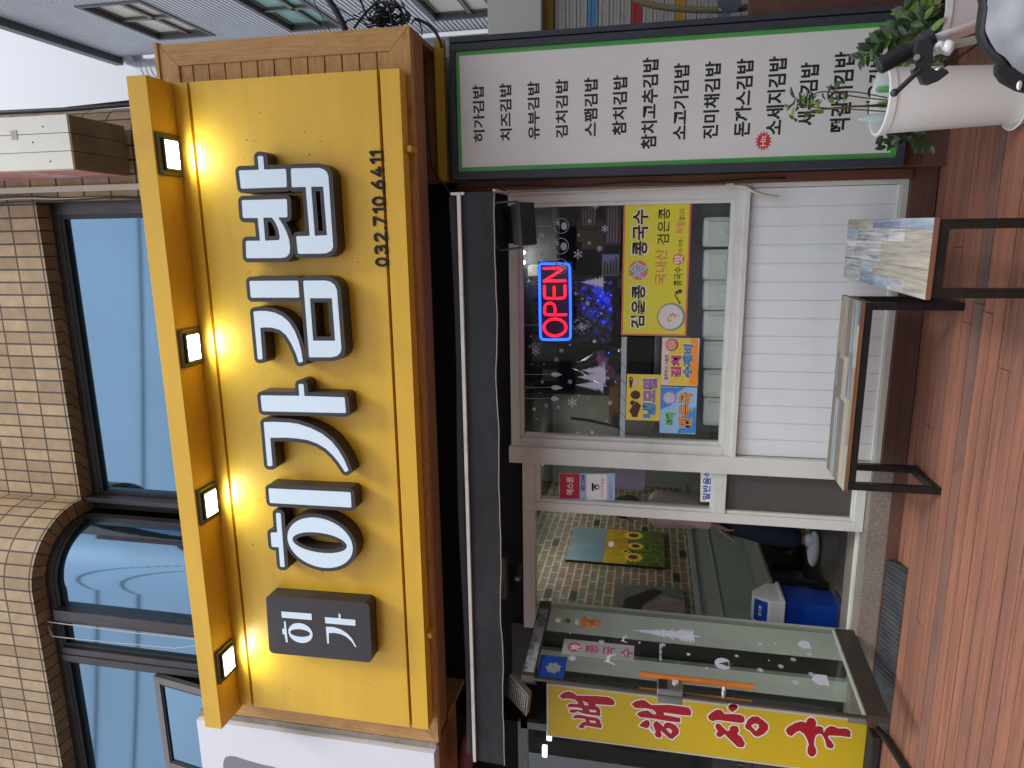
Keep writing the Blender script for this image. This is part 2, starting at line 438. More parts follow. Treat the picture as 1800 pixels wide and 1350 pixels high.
M_cherry = brickmat('interior_bricks', (L((140, 102, 76)), L((118, 108, 84))), L((160, 166, 146)), .205, .068, .009, 'UV', offset=.5, rough=.6, bump=.5, var=.45)
M_corr = ribmat('corrugated_steel', L((226, 233, 246)), 'Z', .055, .8, .5, .0, var=.05)
M_asph = mat('asphalt', (.05, .05, .05), .9, var=.3, vs=30, bump=.3, bs=80)
M_lit = mat('led_face', (1, 1, 1), .5, emit=(.93, .97, 1.), es=22)
M_tubeL = mat('fluorescent', (1, 1, 1), .5, emit=(.95, 1, .97), es=14)
M_skyglass = mat('mirror_film_glass', L((102, 130, 153)), .05, .93, var=.05, vs=.8)

# ============================================================ GROUND
g = MB(); g.box(-60, 60, -60, 60, -.35, -.15); tag(g.build('street', M_asph), kind='structure')
FY = 4.15                                  # plane of the shop front
dk = MB(); rnd = random.Random(3); y = FY-.05; i = 0
while y > -1.2:
    wd = .098
    dk.cm = {3: 2, 6: 1, 10: 2, 12: 2, 17: 1, 21: 2}.get(i, 0)
    x = -6.4-rnd.random()
    while x < 4.5:
        x2 = x+2.4+rnd.random()*1.4
        dk.box(x, x2-.003, y-wd+.0045, y-.0018, -.03, rnd.uniform(-.0015, .0015))
        x = x2
    y -= wd; i += 1
dk.cm = 3; dk.box(-6.4, 4.6, -1.3, FY+.0, -.14, -.032)
tag(dk.build('deck', [M_deck, M_deckw, M_deckb, M_dark], bevel=0), kind='structure')
pv = MB(); pv.box(1.1, 9, 4.2, 30, -.145, -.04); tag(pv.build('alley_pavement', mat('alley_concrete', L((110, 105, 100)), .85, var=.2, vs=4)), kind='structure')

# ============================================================ SHOP BUILDING (ground floor)
shop = empty('shop_building', (-.9, FY, 0), 'ground floor shopfront with white framed window, open glass door and dim brick lined room', 'building')
XR, XP, XJ, XH = .262, -1.305, -1.71, -2.44        # right jamb, window post, door jamb, hinge side
XL = -2.60
ZT = 2.20
# dark header wall above the openings and the room shell
b = MB(); b.box(XL-.6, .34, FY+.06, FY+.12, 2.335, 3.9); b.box(-3.2, -1.413, FY+.06, FY+.12, 2.26, 2.334); b.box(-3.0, .34, 3.76, FY+.06, 3.3, 3.36); b.build('header_wall', M_dark, shop)
b = MB(); b.box(-2.9, 1.055, 7.6, 7.7, 0, 2.8); b.box(1.0, 1.055, FY+.03, 7.6, 0, 2.75); b.box(.34, 1.0, FY+.03, FY+.1, 0, 2.75); b.build('back_wall', mat('room_wall', L((120, 122, 112)), .7, var=.1), shop)
b = MB(); b.box(-2.9, 1.0, FY+.12, 7.6, 2.55, 2.6); b.build('ceiling', mat('room_ceiling', L((78, 80, 76)), .7, var=.1), shop)
b = MB(); b.box(-2.9, 1.0, FY+.28, 7.6, .10, .16); b.build('floor', M_floor, shop)
b = MB(); b.strip([(-2.8, 7.7), (-2.8, FY+.1)], 1.06, 2.6); b.build('brick_wall', M_cherry, shop)
b = MB(); b.box(-2.86, -2.785, FY+.1, 7.6, .16, 1.02); b.box(-2.86, -2.77, FY+.1, 7.6, 1.02, 1.06); b.box(-2.80, -2.778, FY+.1, 7.6, .86, .875)
b.build('wainscot', mat('wainscot_paint', L((150, 158, 150)), .6, var=.06), shop)
# window frame
win = MB(); win.frame(XP, XR, .955, 2.318, .055, FY-.012, FY+.10)
win.frame(XP+.055, XR-.055, 1.01, 2.263, .022, FY+.01, FY+.06)
wf = win.build('window', M_white, shop, bevel=.002)
o = MB().box(XP+.06, XR-.06, FY+.034, FY+.038, 1.015, 2.258).build('window_pane', M_pane, wf)
# bead and sill lines
o = MB(); o.box(XP, XR+.02, FY-.03, FY+.0, .935, .962); o.build('window_sill', M_white, wf, bevel=.002)
# right hand jamb strip and top trim
b = MB(); b.box(XR, .335, FY-.02, FY+.1, .13, 2.33); b.build('side_jamb', M_white, shop, bevel=.003)
# post between window and door
b = MB(); b.box(-1.413, XP, FY-.035, FY+.10, .055, 2.33); b.build('window_post', M_white, shop, bevel=.004)
# vertical siding below the window
n = 15; x0, x1 = XP+.004, XR-.002; wdt = (x1-x0)/n
b = MB()
for k in range(n):
    b.box(x0+k*wdt+.0035, x0+(k+1)*wdt-.0035, FY+.008, FY+.02, .165, .93)
b.box(x0, x1, FY+.014, FY+.05, .165, .93)
b.build('siding_panel', M_siding, shop)
b = MB(); b.box(XP, XR+.02, FY-.015, FY+.03, .128, .163); b.box(XP, XR+.02, FY-.008, FY+.03, .163, .172); b.build('siding_trim', M_white, shop, bevel=.002)
b = MB(); b.box(-1.33, .34, FY-.04, FY+.02, .0, .062); b.box(-1.33, .34, FY-.038, FY+.02, .064, .126); b.build('kick_board', M_comp, shop)
# side light right of the door
s = MB(); s.box(-1.75, -1.413, FY+.0, FY+.09, 2.17, 2.25)
s.box(-1.745, -1.685, FY+.0, FY+.09, .18, 2.17); s.box(-1.685, -1.413, FY+.002, FY+.088, .18, .235)
s.box(-1.685, -1.413, FY+.002, FY+.088, .975, 1.045)
s.box(-1.685, -1.665, FY+.012, FY+.07, .235, 2.17); s.box(-1.665, -1.413, FY+.013, FY+.07, 2.135, 2.17); s.box(-1.665, -1.413, FY+.013, FY+.07, 1.045, 1.065)
s.box(-1.665, -1.413, FY+.013, FY+.07, .235, .25)
sf = s.build('side_window', M_white, shop, bevel=.003)
MB().box(-1.668, -1.413, FY+.04, FY+.044, 1.06, 2.14).build('side_window_pane', M_pane, sf)
MB().box(-1.668, -1.413, FY+.035, FY+.05, .245, .98).build('tinted_lower_panel', mat('tinted_panel', L((84, 82, 80)), .3, var=.06, vs=2), sf)
# door header and hinge side post
b = MB(); b.box(XL, -1.75, FY-.005, FY+.09, 2.17, 2.25); b.build('door_header', M_white, shop, bevel=.006)
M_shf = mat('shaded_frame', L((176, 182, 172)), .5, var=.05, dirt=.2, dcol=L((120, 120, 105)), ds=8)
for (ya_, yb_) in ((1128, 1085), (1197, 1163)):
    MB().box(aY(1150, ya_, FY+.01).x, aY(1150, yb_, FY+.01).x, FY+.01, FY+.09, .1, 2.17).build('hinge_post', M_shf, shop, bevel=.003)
b = MB(); b.box(-3.0, -2.45, FY+.05, FY+.085, .1, 2.17); b.build('blind_panel', mat('blind_grey', L((46, 48, 44)), .3, var=.3, vs=2, stretch=(6, 1, .5)), shop)
b = MB(); b.box(-3.05, -2.59, FY+.02, FY+.1, 2.17, 2.34); b.build('transom_panel', M_dkgrey, shop)
# threshold
b = MB(); b.box(-3.0, -1.33, FY-.06, FY+.30, -.03, .176); b.build('threshold_step', M_terr, shop, bevel=.006)
b = MB(); b.box(-3.0, -1.33, FY-.085, FY-.061, -.0, .066); b.build('threshold_board', M_comp, shop)
b = MB(); b.box(-2.75, -1.745, FY+.06, FY+.10, .177, .19); b.build('door_track', M_white, shop)
# building behind, above the fascia (solid mass carrying the upper floor is a thing of its own)

# ---- the open door, hinged at H and swung out towards the street
H = Vector((-2.41, FY, 0)); F = Vector((-2.492, 3.452, 0)); du = (F-H).normalized(); LEN = (F-H).length
dn = Vector((-du.y, du.x, 0))            # points to the right side (+x) of the leaf
if dn.x < 0: dn = -dn
MD = Matrix(((du.x, dn.x, 0, H.x), (du.y, dn.y, 0, H.y), (0, 0, 1, 0), (0, 0, 0, 1)))
M_doorf = mat('door_rail_metal', L((74, 68, 62)), .4, .4, var=.15, vs=4)
d = MB(MD); d.box(0, LEN, -.02, .02, .17, .285); d.box(0, LEN, -.022, .022, 2.06, 2.135); d.box(LEN-.012, LEN, -.008, .008, .285, 2.06)
door = d.build('door', M_doorf, shop)
MB(MD).box(.0, LEN-.012, -.005, .005, .285, 2.06).build('door_pane', glassmat('door_glass', (.86, .9, .87), .8), door)
MB(MD).box(.0, LEN-.01, -.008, .008, .285, .297).build('door_edge_strip', mat('pale_strip', L((190, 188, 180)), .5), door)
MB(MD).box(.09, LEN-.03, .0225, .0235, 2.066, 2.128).build('worn_rail_film', mat('worn_film', L((140, 146, 146)), .5, vs=9, col2=L((80, 80, 78)), lo=.45, hi=.55), door)
for sgn in (1, -1):
    hh = MB(MD); zt, zb = 1.465, .845
    hh.tube([(LEN-.075, sgn*.055, zt), (LEN-.075, sgn*.055, zb)], .0165, 14)
    hd = hh.build('door_handle', mat('varnished_wood', L((205, 125, 50)), .3, vs=4, stretch=(20, 20, 1.5), col2=L((175, 95, 32)), coat=.3), door, auto=40)
    kk = MB(MD)
    for z in (1.32, 1.0): kk.tube([(LEN-.075, 0, z), (LEN-.075, sgn*.045, z)], [.012, .008], 12)
    kk.build('handle_bolt', M_chrome, hd, smooth=True)
lk = MB(MD); lk.box(LEN-.085, LEN+.012, .006, .05, 1.225, 1.365); lk.box(LEN-.085, LEN+.012, -.05, -.006, 1.225, 1.365)
lk.box(LEN-.002, LEN+.014, -.006, .006, 1.225, 1.365)
lock = lk.build('door_lock', mat('lock_metal', L((150, 148, 142)), .3, .9), door, bevel=.006)
MB(MD).box(LEN-.06, LEN+.01, .0505, .053, 1.31, 1.355).build('lock_keypad', M_black, lock, bevel=.002)
q = MB(MD); q.tube([(LEN-.045, .05, 1.265), (LEN-.045, .058, 1.265)], .018, 18); q.build('lock_knob', M_chrome, lock, auto=40)
FRD = (H.copy()+dn*.0055, du, Vector((0, 0, 1)), dn)
FRE = (H.copy()+dn*.0055, -du, Vector((0, 0, 1)), dn)
def decal(polys, name, m, parent, fr, t=.0, th=.0005, holes=(), rnd=0., h=.002):
    return curve_solid(outline(polys, list(holes), 0, rnd, h, .0003), name, m, parent, fr, t, t+th)
def rawdecal(loops, name, m, parent, fr, t=.0, th=.0005):
    return curve_solid(loops, name, m, parent, fr, t, t+th)
def circ(x, y, r, n=24, ry=None, a0=0): return [(x+r*cos(2*pi*k/n+a0), y+(ry or r)*sin(2*pi*k/n+a0)) for k in range(n)]
def star(x, y, r, k=5, q=.42, a0=pi/2): return [(x+(r if i % 2 == 0 else r*q)*cos(a0+pi*i/k), y+(r if i % 2 == 0 else r*q)*sin(a0+pi*i/k)) for i in range(2*k)]
def bar(x0, y0, x1, y1, w):
    dx, dy = x1-x0, y1-y0; l = math.hypot(dx, dy) or 1; nx, ny = -dy/l*w/2, dx/l*w/2
    return [(x0+nx, y0+ny), (x0-nx, y0-ny), (x1-nx, y1-ny), (x1+nx, y1+ny)]
def flake_fn(x, y, r, w=None, a=0):
    """loops of a snowflake drawn as a 12-armed outline"""
    w = w or r*.13; P = []
    for k in range(6):
        t = a+k*pi/3; c, s_ = cos(t), sin(t)
        def W(u, v): return (x+u*c-v*s_, y+u*s_+v*c)
        P += [W(r*.2, -w*.6), W(r*.5, -w*.6), W(r*.72, -r*.24), W(r*.8, -r*.16), W(r*.66, -w*.6), W(r, -w*.6), W(r, w*.6), W(r*.66, w*.6),
              W(r*.8, r*.16), W(r*.72, r*.24), W(r*.5, w*.6), W(r*.2, w*.6)]
    return P
def fir(x, y, wd, h, n=6, seed=1):
    """fir tree outline: jagged tiers, base at (x,y)"""
    rr = random.Random(seed); Lp, Rp = [], []
    for k in range(n*3):
        f = k/(n*3); ww = wd/2*(1-f)*(.75+.5*rr.random())
        z = y+h*.12+h*.88*f
        Lp.append((x-ww, z-h*.02)); Lp.append((x-ww*.45, z+h*.022)); Rp.append((x+ww, z-h*.02)); Rp.append((x+ww*.45, z+h*.022))
    return [(x-wd*.03, y), (x+wd*.03, y), (x+wd*.03, y+h*.1)]+Rp+[(x, y+h)]+Lp[::-1]+[(x-wd*.03, y+h*.1)]
# white winter stickers on the door leaf
loops = [fir(.19, 1.10, .15, .42, 7, 3)]
for (a, z, r) in ((.5, 1.86, .026), (.33, 1.70, .02), (.42, 1.55, .022), (.30, 1.33, .02), (.5, .60, .02), (.38, .66, .018), (.43, .78, .02), (.33, .9, .014), (.25, .48, .014), (.42, .5, .02), (.31, .58, .018), (.2, .75, .012)):
    loops.append(flake_fn(a, z, r))
for (a, z, r) in ((.36, 1.18, .016), (.46, 1.08, .011), (.3, 1.47, .01), (.44, 1.24, .008), (.28, 1.9, .008), (.12, 1.8, .008), (.34, .72, .007), (.18, .66, .007)): loops.append(star(a, z, r))
# leaping deer
def deer(x, y, s):
    return [(x+s*u, y+s*v) for u, v in ((0,0),(.1,.12),(.22,.16),(.3,.3),(.42,.34),(.75,.36),(.95,.5),(.9,.38),(1.0,.1),(1.1,-.1),(1.02,-.1),(.85,.2),(.6,.18),(.45,.12),(.3,-.12),(.22,-.12),(.32,.14),(.2,.08),(.1,.02))]
loops += [deer(.40, 1.62, .11), deer(.24, 1.55, .07)]
for (a, z, s_) in ((.46, .42, .075), (.17, .46, .06)):
    loops += [[(a-s_*.6, z), (a+s_*.5, z), (a+s_*.5, z+s_*.8), (a, z+s_*1.2), (a-s_*.6, z+s_*.8)]]
for lp_ in loops: rawdecal([lp_], 'winter_sticker', M_vinyl, door, FRD, .0005, .0006)
rawdecal([circ(.41, .985, .048)], 'bauble_sticker', M_vinyl, door, FRD, .0005, .0006)
rawdecal([fir(.41, .95, .05, .06, 4, 5), bar(.385, .945, .435, .945, .012)], 'bauble_picture', M_dkgrey, door, FRD, .0012, .0004)
rawdecal([[(.50, 1.89), (LEN-.02, 1.89), (LEN-.02, 2.05), (.50, 2.05)]], 'blue_sticker', mat('blue_sticker', L((20, 62, 130)), .4, var=.2, vs=20), door, FRD, .0005, .0006)
rawdecal([star(.60, 1.96, .05, 7, .75)], 'sticker_picture', mat('sticker_wear', L((120, 128, 130)), .5, var=.3, vs=40), door, FRD, .0012, .0004)
st = rawdecal([[(.335, 1.50), (.475, 1.50), (.475, 1.93), (.335, 1.93)]], 'menu_sticker', mat('grey_paper', L((150, 152, 142)), .6, var=.05), door, FRD, .0005, .0005)
for k, ch in enumerate('冷콩국수'):
    z = 1.905-.105*k
    if k == 0: rawdecal([circ(.405, z-.045, .042)], 'menu_sticker_badge', mat('pink_ink', L((165, 70, 120)), .6), door, FRD, .0011, .0003)
    textfit(ch, 'menu_sticker_lettering', M_white if k == 0 else mat('pink_ink', L((165, 70, 120)), .6), door, FRE, (-.445 if k else -.43, -.365 if k else -.38, z-.085, z-.01 if k else z-.02), .0003, .03, .0015)
textfit('HAPPY NEW YEAR', 'sticker_lettering', M_vinyl, door, FRE, (-.44, -.30, 1.335, 1.35), .0004, .02, .0006)

# door chime with a little plush doll hanging inside the leaf
dc = empty('door_chime', tuple(MD @ Vector((.20, .03, 1.86))), 'small bell and orange plush gingerbread ornament hanging on the open glass door', 'ornament')
b = MB(MD); b.ball((.20, .035, 1.925), (.016, .016, .018), 14, 9); b.tube([(.20, .035, 1.94), (.20, .03, 2.04)], .0015, 5); b.build('bell', mat('old_brass', L((110, 92, 52)), .3, .8), dc, smooth=True)
b = MB(MD); b.ball((.20, .035, 1.80), (.030, .016, .040), 16, 10); b.ball((.175, .035, 1.745), (.014, .012, .03), 12, 8); b.ball((.225, .035, 1.745), (.014, .012, .03), 12, 8); b.ball((.235, .035, 1.825), (.022, .011, .013), 12, 8); b.ball((.165, .035, 1.825), (.022, .011, .013), 12, 8)
b.build('doll', mat('plush', L((196, 122, 62)), .9, var=.15, vs=30), dc, smooth=True)
b = MB(MD); b.ball((.20, .036, 1.86), (.026, .018, .018), 14, 8); b.ball((.20, .036, 1.985), (.022, .014, .022), 14, 8); b.build('fluffy_scarf', mat('fluff', L((206, 190, 172)), .95, bump=.8, bs=90), dc, smooth=True)

# ============================================================ WOODEN FASCIA BOX
fb = empty('fascia_box', (-1.03, 3.6, 2.706), 'wide fascia box of orange brown timber planks behind the yellow sign', 'sign box')
X0, X1, Z0, Z1, Yf = -3.135, 1.07, 2.706, 4.165, 3.60
b = MB(); z = Z0+.09
while z < Z1-.12:
    b.box(X0+.1, X1-.1, Yf+.012, Yf+.03, z+.004, z+.094); z += .098
b.box(X0+.05, X1-.05, Yf+.022, Yf+.04, Z0+.05, Z1-.05)
b.build('planks', M_wood, fb, bevel=.002)
def miter(mb, x0, x1, z0, z1, w, ya, yb, side):
    o = {'t': [(x0, z1), (x1, z1), (x1-w, z1-w), (x0+w, z1-w)], 'b': [(x0+w, z0+w), (x1-w, z0+w), (x1, z0), (x0, z0)],
         'l': [(x0, z1-.002), (x0+w, z1-w-.002), (x0+w, z0+w+.002), (x0, z0+.002)], 'r': [(x1-w, z1-w-.002), (x1, z1-.002), (x1, z0+.002), (x1-w, z0+w+.002)]}[side]
    mb.hexa([(a, ya, c) for a, c in o], [(a, yb, c) for a, c in o])
b = MB(); miter(b, X0, X1, Z0, Z1, .112, Yf, Yf+.05, 't'); b.build('trim_board', M_wood, fb, bevel=.003); b = MB(); miter(b, X0, X1, Z0, Z1, .112, Yf, Yf+.05, 'b'); b.build('trim_board', M_wood, fb, bevel=.003)
b = MB(); miter(b, X0, X1, Z0, Z1, .112, Yf, Yf+.05, 'l'); b.build('corner_board', M_woodv, fb, bevel=.003); b = MB(); miter(b, X0, X1, Z0, Z1, .112, Yf, Yf+.05, 'r'); b.build('corner_board', M_woodv, fb, bevel=.003)
b = MB()
yy = Yf+.052
for wv in (.14, .09, .08, .08): b.box(X1-.03, X1-.004, yy, yy+wv-.004, Z0+.004, Z1-.05); yy += wv
b.box(X1-.03, X1+.006, Yf+.045, 4.05, Z1-.045, Z1-.0); b.box(X1-.028, X1+.002, 3.83, 4.05, Z0+.02, Z0+.06)
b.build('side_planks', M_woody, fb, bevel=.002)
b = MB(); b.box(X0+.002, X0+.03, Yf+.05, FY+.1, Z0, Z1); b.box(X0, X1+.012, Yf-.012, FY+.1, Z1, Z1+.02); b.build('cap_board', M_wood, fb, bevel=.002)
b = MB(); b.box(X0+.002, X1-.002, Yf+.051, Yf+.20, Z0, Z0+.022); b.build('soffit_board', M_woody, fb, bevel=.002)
b = MB(); b.box(X0+.02, X1-.04, Yf+.2, Yf+.215, Z0+.0, 3.3); b.build('inner_backing', M_dark, fb)
# board right of the box end that carries the menu sign
tb = empty('trim_panel', (.7, 4.02, 2.70), 'mustard yellow strip of board running along the top edge of the white menu sign', 'board')
MB().box(.335, 1.10, 3.985, 4.03, 2.645, 2.70).build('yellow_board', mat('mustard_board', L((190, 160, 45)), .6, var=.12, vs=4, dirt=.3), tb, bevel=.002)
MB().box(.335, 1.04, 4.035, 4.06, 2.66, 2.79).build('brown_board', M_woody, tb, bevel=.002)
MB().box(.40, 1.0, 4.031, 4.034, 2.705, 2.71).build('seam_bead', M_dkgrey, tb)

# ============================================================ YELLOW SIGN
sg = empty('shop_sign', (-1.05, 3.5, 2.735), 'big yellow shop sign with raised white letters in dark outline and projecting top hood', 'sign')
SX0, SX1, SY = -2.965, .847, 3.50
b = MB()
zs = [2.733, 2.838, 2.855, 3.925, 3.943, 4.029]
b.box(SX0, SX1, SY, SY+.09, zs[0], zs[1]); b.box(SX0, SX1, SY, SY+.09, zs[2], zs[3]); b.box(SX0, SX1, SY, SY+.09, zs[4], zs[5])
b.build('face_panel', M_yellow, sg, bevel=.0015)
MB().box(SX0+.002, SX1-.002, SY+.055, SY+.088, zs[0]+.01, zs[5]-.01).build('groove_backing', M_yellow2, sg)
MB().box(SX0-.03, SX1+.0, 3.30, SY+.088, 4.03, 4.146).build('hood', M_yellow, sg, bevel=.002)
for xx in (.45, -2.35):
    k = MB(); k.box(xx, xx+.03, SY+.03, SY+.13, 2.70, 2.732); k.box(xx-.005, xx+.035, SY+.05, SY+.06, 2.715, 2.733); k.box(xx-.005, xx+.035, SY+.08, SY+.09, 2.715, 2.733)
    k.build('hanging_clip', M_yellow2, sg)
M_face = mat('letter_face', L((216, 232, 244)), .45, var=.015, vs=3, emit=L((216, 232, 244)), es=.06)
M_body = mat('letter_body', L((58, 54, 55)), .42, var=.06, vs=5, spec=.4)
M_rim = mat('letter_rim', L((150, 140, 135)), .4)
YF = 3.402
def glyph(shapes, holes, ox, oy, sc_, name='letter', lev=.0225, rnd=.006, plane=YF):
    def cv(p):
        r = []
        for (x, y) in p:
            q = aY(ox+x/sc_, oy+y/sc_, plane-.002); r.append((q.x, q.z))
        return r
    P = [cv(p) for p in shapes]; Hs = [cv(p) for p in holes]
    body = outline(P, Hs, lev, rnd, .0022, .0003)
    ob = curve_solid(body, name, M_body, sg, FR(0), -(SY), -plane)
    face = outline(P, Hs, 0, rnd, .0022, .0003)
    curve_solid(face, 'letter_face', M_face, ob, FR(0), -(plane+.004), -(plane-.002))
    # thin bright trim round the front edge
    return ob
S = 5.871
def ell(cx, cy, ax, ay, bx, by, n=48): return [(cx+cos(2*pi*k/n)*ax+sin(2*pi*k/n)*bx, cy+cos(2*pi*k/n)*ay+sin(2*pi*k/n)*by) for k in range(n)]
glyph([[(115,290),(322,285),(309,142),(366,141),(378,282),(603,274),(612,463),(138,480)],
       [(145,598),(612,586),(618,775),(522,777),(570,850),(610,930),(635,1010),(645,1090),(638,1150),(605,1185),(550,1195),(193,1197),(187,1018),(335,1016),(312,782),(158,782)],
       [(653,270),(940,264),(990,278),(1025,308),(1040,350),(1090,1080),(1070,1120),(1020,1145),(960,1150),(726,1152),(708,970),(848,966),(806,460),(662,465)]],
      [[(368,778),(458,778),(495,830),(525,900),(538,970),(533,1010),(388,1016)], [(862,458),(987,458),(1027,960),(900,966)]], 400, 250, S)
glyph([[(225,140),(728,137),(742,312),(240,313)],
       [(266,455),(330,449),(395,450),(480,465),(560,500),(630,560),(690,650),(730,750),(760,860),(778,975),(735,985),(705,890),(660,790),(605,700),(540,645),(460,622),(390,618),(337,623),(362,948),(312,950)],
       [(780,137),(1000,135),(1060,145),(1105,180),(1128,230),(1175,840),(1165,880),(1130,915),(1070,928),(842,928)]],
      [[(850,318),(1077,318),(1110,757),(883,757)]], 400, 470, S)
glyph([[(104,264),(505,270),(497,147),(550,147),(558,271),(972,284),(988,447),(122,428)],
       [(137,540),(240,538),(400,545),(500,560),(620,600),(740,660),(840,740),(910,830),(965,920),(1015,1040),(978,1057),(915,960),(850,880),(780,815),(690,760),(590,725),(480,708),(360,700),(205,702),(230,993),(177,995)]], [], 440, 650, S)
glyph([[(187,226),(1035,266),(1045,424),(200,376)],
       [(263,478),(313,482),(355,1038),(308,1036),(293,833),(220,830),(208,683),(278,681)],
       ell(720, 787, 335, 30, 42, 259)], [ell(716, 787, 280, 29, 20, 105)], 440, 820, S)
# plaque
S5 = 6.923
def cv5(p, pl): return [(lambda q: (q.x, q.z))(aY(440+x/S5, 1000+y/S5, pl)) for x, y in p]
pq = outline([cv5([(188,322),(1445,418),(1482,1142),(232,1022)], YF)], [], 0, .028, .0022, .0003)
plq = curve_solid(pq, 'plaque', M_body, sg, FR(0), -SY, -YF)
def pglyph(shapes, holes):
    f = outline([cv5(p, YF-.002) for p in shapes], [cv5(p, YF-.002) for p in holes], 0, .0018, .0012, .0002)
    curve_solid(f, 'plaque_letter', M_face, plq, FR(0), -(YF-.0005), -(YF-.003))
pglyph([[(378,520),(745,545),(750,622),(385,592)], [(410,636),(430,640),(458,892),(434,892),(418,795),(396,795),(388,730),(415,727)], ell(611, 780, 147, 12, 12, 120)], [ell(608, 780, 121, 8, 8, 47)])
pglyph([[(907,588),(1078,602),(1073,548),(1097,548),(1103,606),(1278,620),(1280,692),(915,660)],
        [(920,705),(1010,708),(1100,735),(1180,785),(1240,850),(1293,948),(1278,952),(1230,880),(1170,825),(1100,792),(1030,778),(955,780),(958,908),(937,908)]], [])
# phone number
DG = {'0': [[(.3+.26*cos(t), .5+.5*sin(t)) for t in [2*pi*k/20 for k in range(21)]]], '3': [[(.05, .9), (.15, 1), (.4, 1), (.54, .88), (.52, .66), (.38, .54), (.25, .54)], [(.38, .54), (.55, .42), (.57, .18), (.42, .02), (.2, 0), (.05, .1)]],
      '2': [[(.05, .82), (.12, .95), (.3, 1), (.48, .95), (.55, .78), (.48, .58), (.05, 0), (.58, 0)]], '7': [[(.02, 1), (.58, 1), (.22, 0)]], '1': [[(.02, .8), (.25, 1), (.25, 0)]],
      '6': [[(.45, 1), (.15, .6), (.04, .3)], [(.3+.26*cos(t), .28+.28*sin(t)) for t in [2*pi*k/18 for k in range(19)]]], '4': [[(.35, 1), (.02, .3), (.6, .3)], [(.42, .55), (.42, 0)]], '.': [[(.05, .02), (.07, .02)]]}
AD = {'.': .26, '1': .52}
pL, pR = aY(673, 471, SY), aY(660.5, 264, SY); M_acr = mat('black_acrylic', (.012, .011, .011), .45, spec=.25)
txt = '032.710.6411'; tot = sum(AD.get(c, .92) for c in txt)-.27; un = (pR.x-pL.x-.02)/tot; xc_ = pL.x+.01; zb_ = (pL.z+pR.z)/2-.031; hgt = .062
pnum = empty('phone_number', (pL.x, SY, zb_), None, None); pnum.parent = None
for c in txt:
    segs = []
    for pl_ in DG[c]:
        for (a0, b0), (a1, b1) in zip(pl_[:-1], pl_[1:]): segs.append(bar(xc_+a0*un, zb_+b0*hgt, xc_+a1*un, zb_+b1*hgt, .0004))
    curve_solid(outline(segs, [], .0062, 0, .0016, .0003), 'phone_digit', M_acr, sg, FR(0), -SY, -(SY-.009)); xc_ += AD.get(c, .92)*un
bpy.data.objects.remove(pnum)
# screws and specks on the face
sp_ = MB(); r2 = random.Random(5)
for k in range(46):
    x = r2.uniform(SX0+.1, SX1-.1); z = r2.uniform(2.95, 3.85); rr_ = r2.choice((.0022, .003, .004))
    sp_.tube([(x, SY-.0015, z), (x, SY+.002, z)], rr_, 7)
sp_.build('face_rivets', mat('dark_rivet', (.05, .03, .012), .6), sg)

# ---- four lit floodlights let into the hood
HX = [((270,232),(312,238),(275,310),(315,308)), ((313,572),(349,579),(320,648),(352,640)), ((343,850),(376,850),(350,925),(380,912)), ((375,1130),(408,1127),(380,1205),(413,1185))]
names = ['leftmost', 'second from the left', 'third from the left', 'rightmost']
for k, q in enumerate(HX):
    P_ = [aZ(x, y, 4.03) for x, y in q]
    xc = sum(p.x for p in P_)/4
    fo = empty('floodlight', (xc, 3.40, 4.03), 'glowing LED floodlight under the yellow hood, %s of the four lit' % names[3-k], 'floodlight', 'lit floodlights under the sign hood')
    h = MB(); h.box(xc-.11, xc+.11, 3.315, 3.485, 4.012, 4.03); h.box(xc-.085, xc+.085, 3.34, 3.46, 4.0, 4.012); h.build('housing', mat('flood_housing', L((62, 60, 48)), .35, .3), fo, bevel=.008)
    h = MB(); h.box(xc-.070, xc+.070, 3.352, 3.448, 3.997, 3.9995); h.build('lamp_face', M_lit, fo)
    h = MB()
    for i in range(10):
        h.box(xc-.066+.0135*i, xc-.066+.0135*i+.002, 3.352, 3.448, 3.994, 3.9968)
    h.build('diffuser_ribs', mat('diffuser', (.8, .85, .9), .3, emit=(.8, .88, 1), es=4), fo)
    ld = bpy.data.lights.new('flood_beam', 'AREA'); ld.energy = 1.1; ld.shape = 'RECTANGLE'; ld.size = .135; ld.size_y = .09; ld.color = (.84, 1., .84)
    lo_ = bpy.data.objects.new('flood_beam', ld); C.objects.link(lo_); lo_.parent = fo; lo_.location = (0, 0, -.040)

# ============================================================ MENU SIGN and its base
ms = empty('menu_sign', (.71, 3.95, .23), 'tall white menu sign with green border, slate frame and rows of black Korean lettering', 'sign')
MX0, MX1, MZ0, MZ1, MY = .337, 1.098, .222, 2.603, 3.95
M_slate = mat('slate_paint', L((62, 66, 76)), .5, vs=30, stretch=(1, 1, 8), col2=L((42, 45, 52)), bump=.3, bs=40)
b = MB(); b.box(MX0, MX0+.042, MY, MY+.075, MZ0, MZ1); b.box(MX0+.042, MX1-.036, MY, MY+.075, MZ0, MZ0+.036); b.box(MX0+.042, MX1-.036, MY, MY+.075, MZ1-.03, MZ1)
b.box(MX1-.034, MX1-.036+.002, MY, MY+.075, MZ0, MZ1); b.box(MX1-.036-.036, MX1-.036, MY, MY+.075, MZ0+.036, MZ1-.03); b.box(MX1-.028, MX1, MY+.004, MY+.079, MZ0, MZ1)
b.build('frame', M_slate, ms, bevel=.002)
gx0, gx1, gz0, gz1 = MX0+.042, MX1-.072, MZ0+.036, MZ1-.03
M_canvas = mat('menu_canvas', L((220, 219, 214)), .35, var=.035, vs=2.2, stretch=(1, 1, .5), bump=.18, bs=5, dirt=.12, dcol=L((160, 150, 145)), ds=3)
MB().box(gx0, gx1, MY+.02, MY+.04, gz0, gz1).build('green_border', mat('green_film', L((84, 166, 84)), .4, var=.05, vs=3), ms)
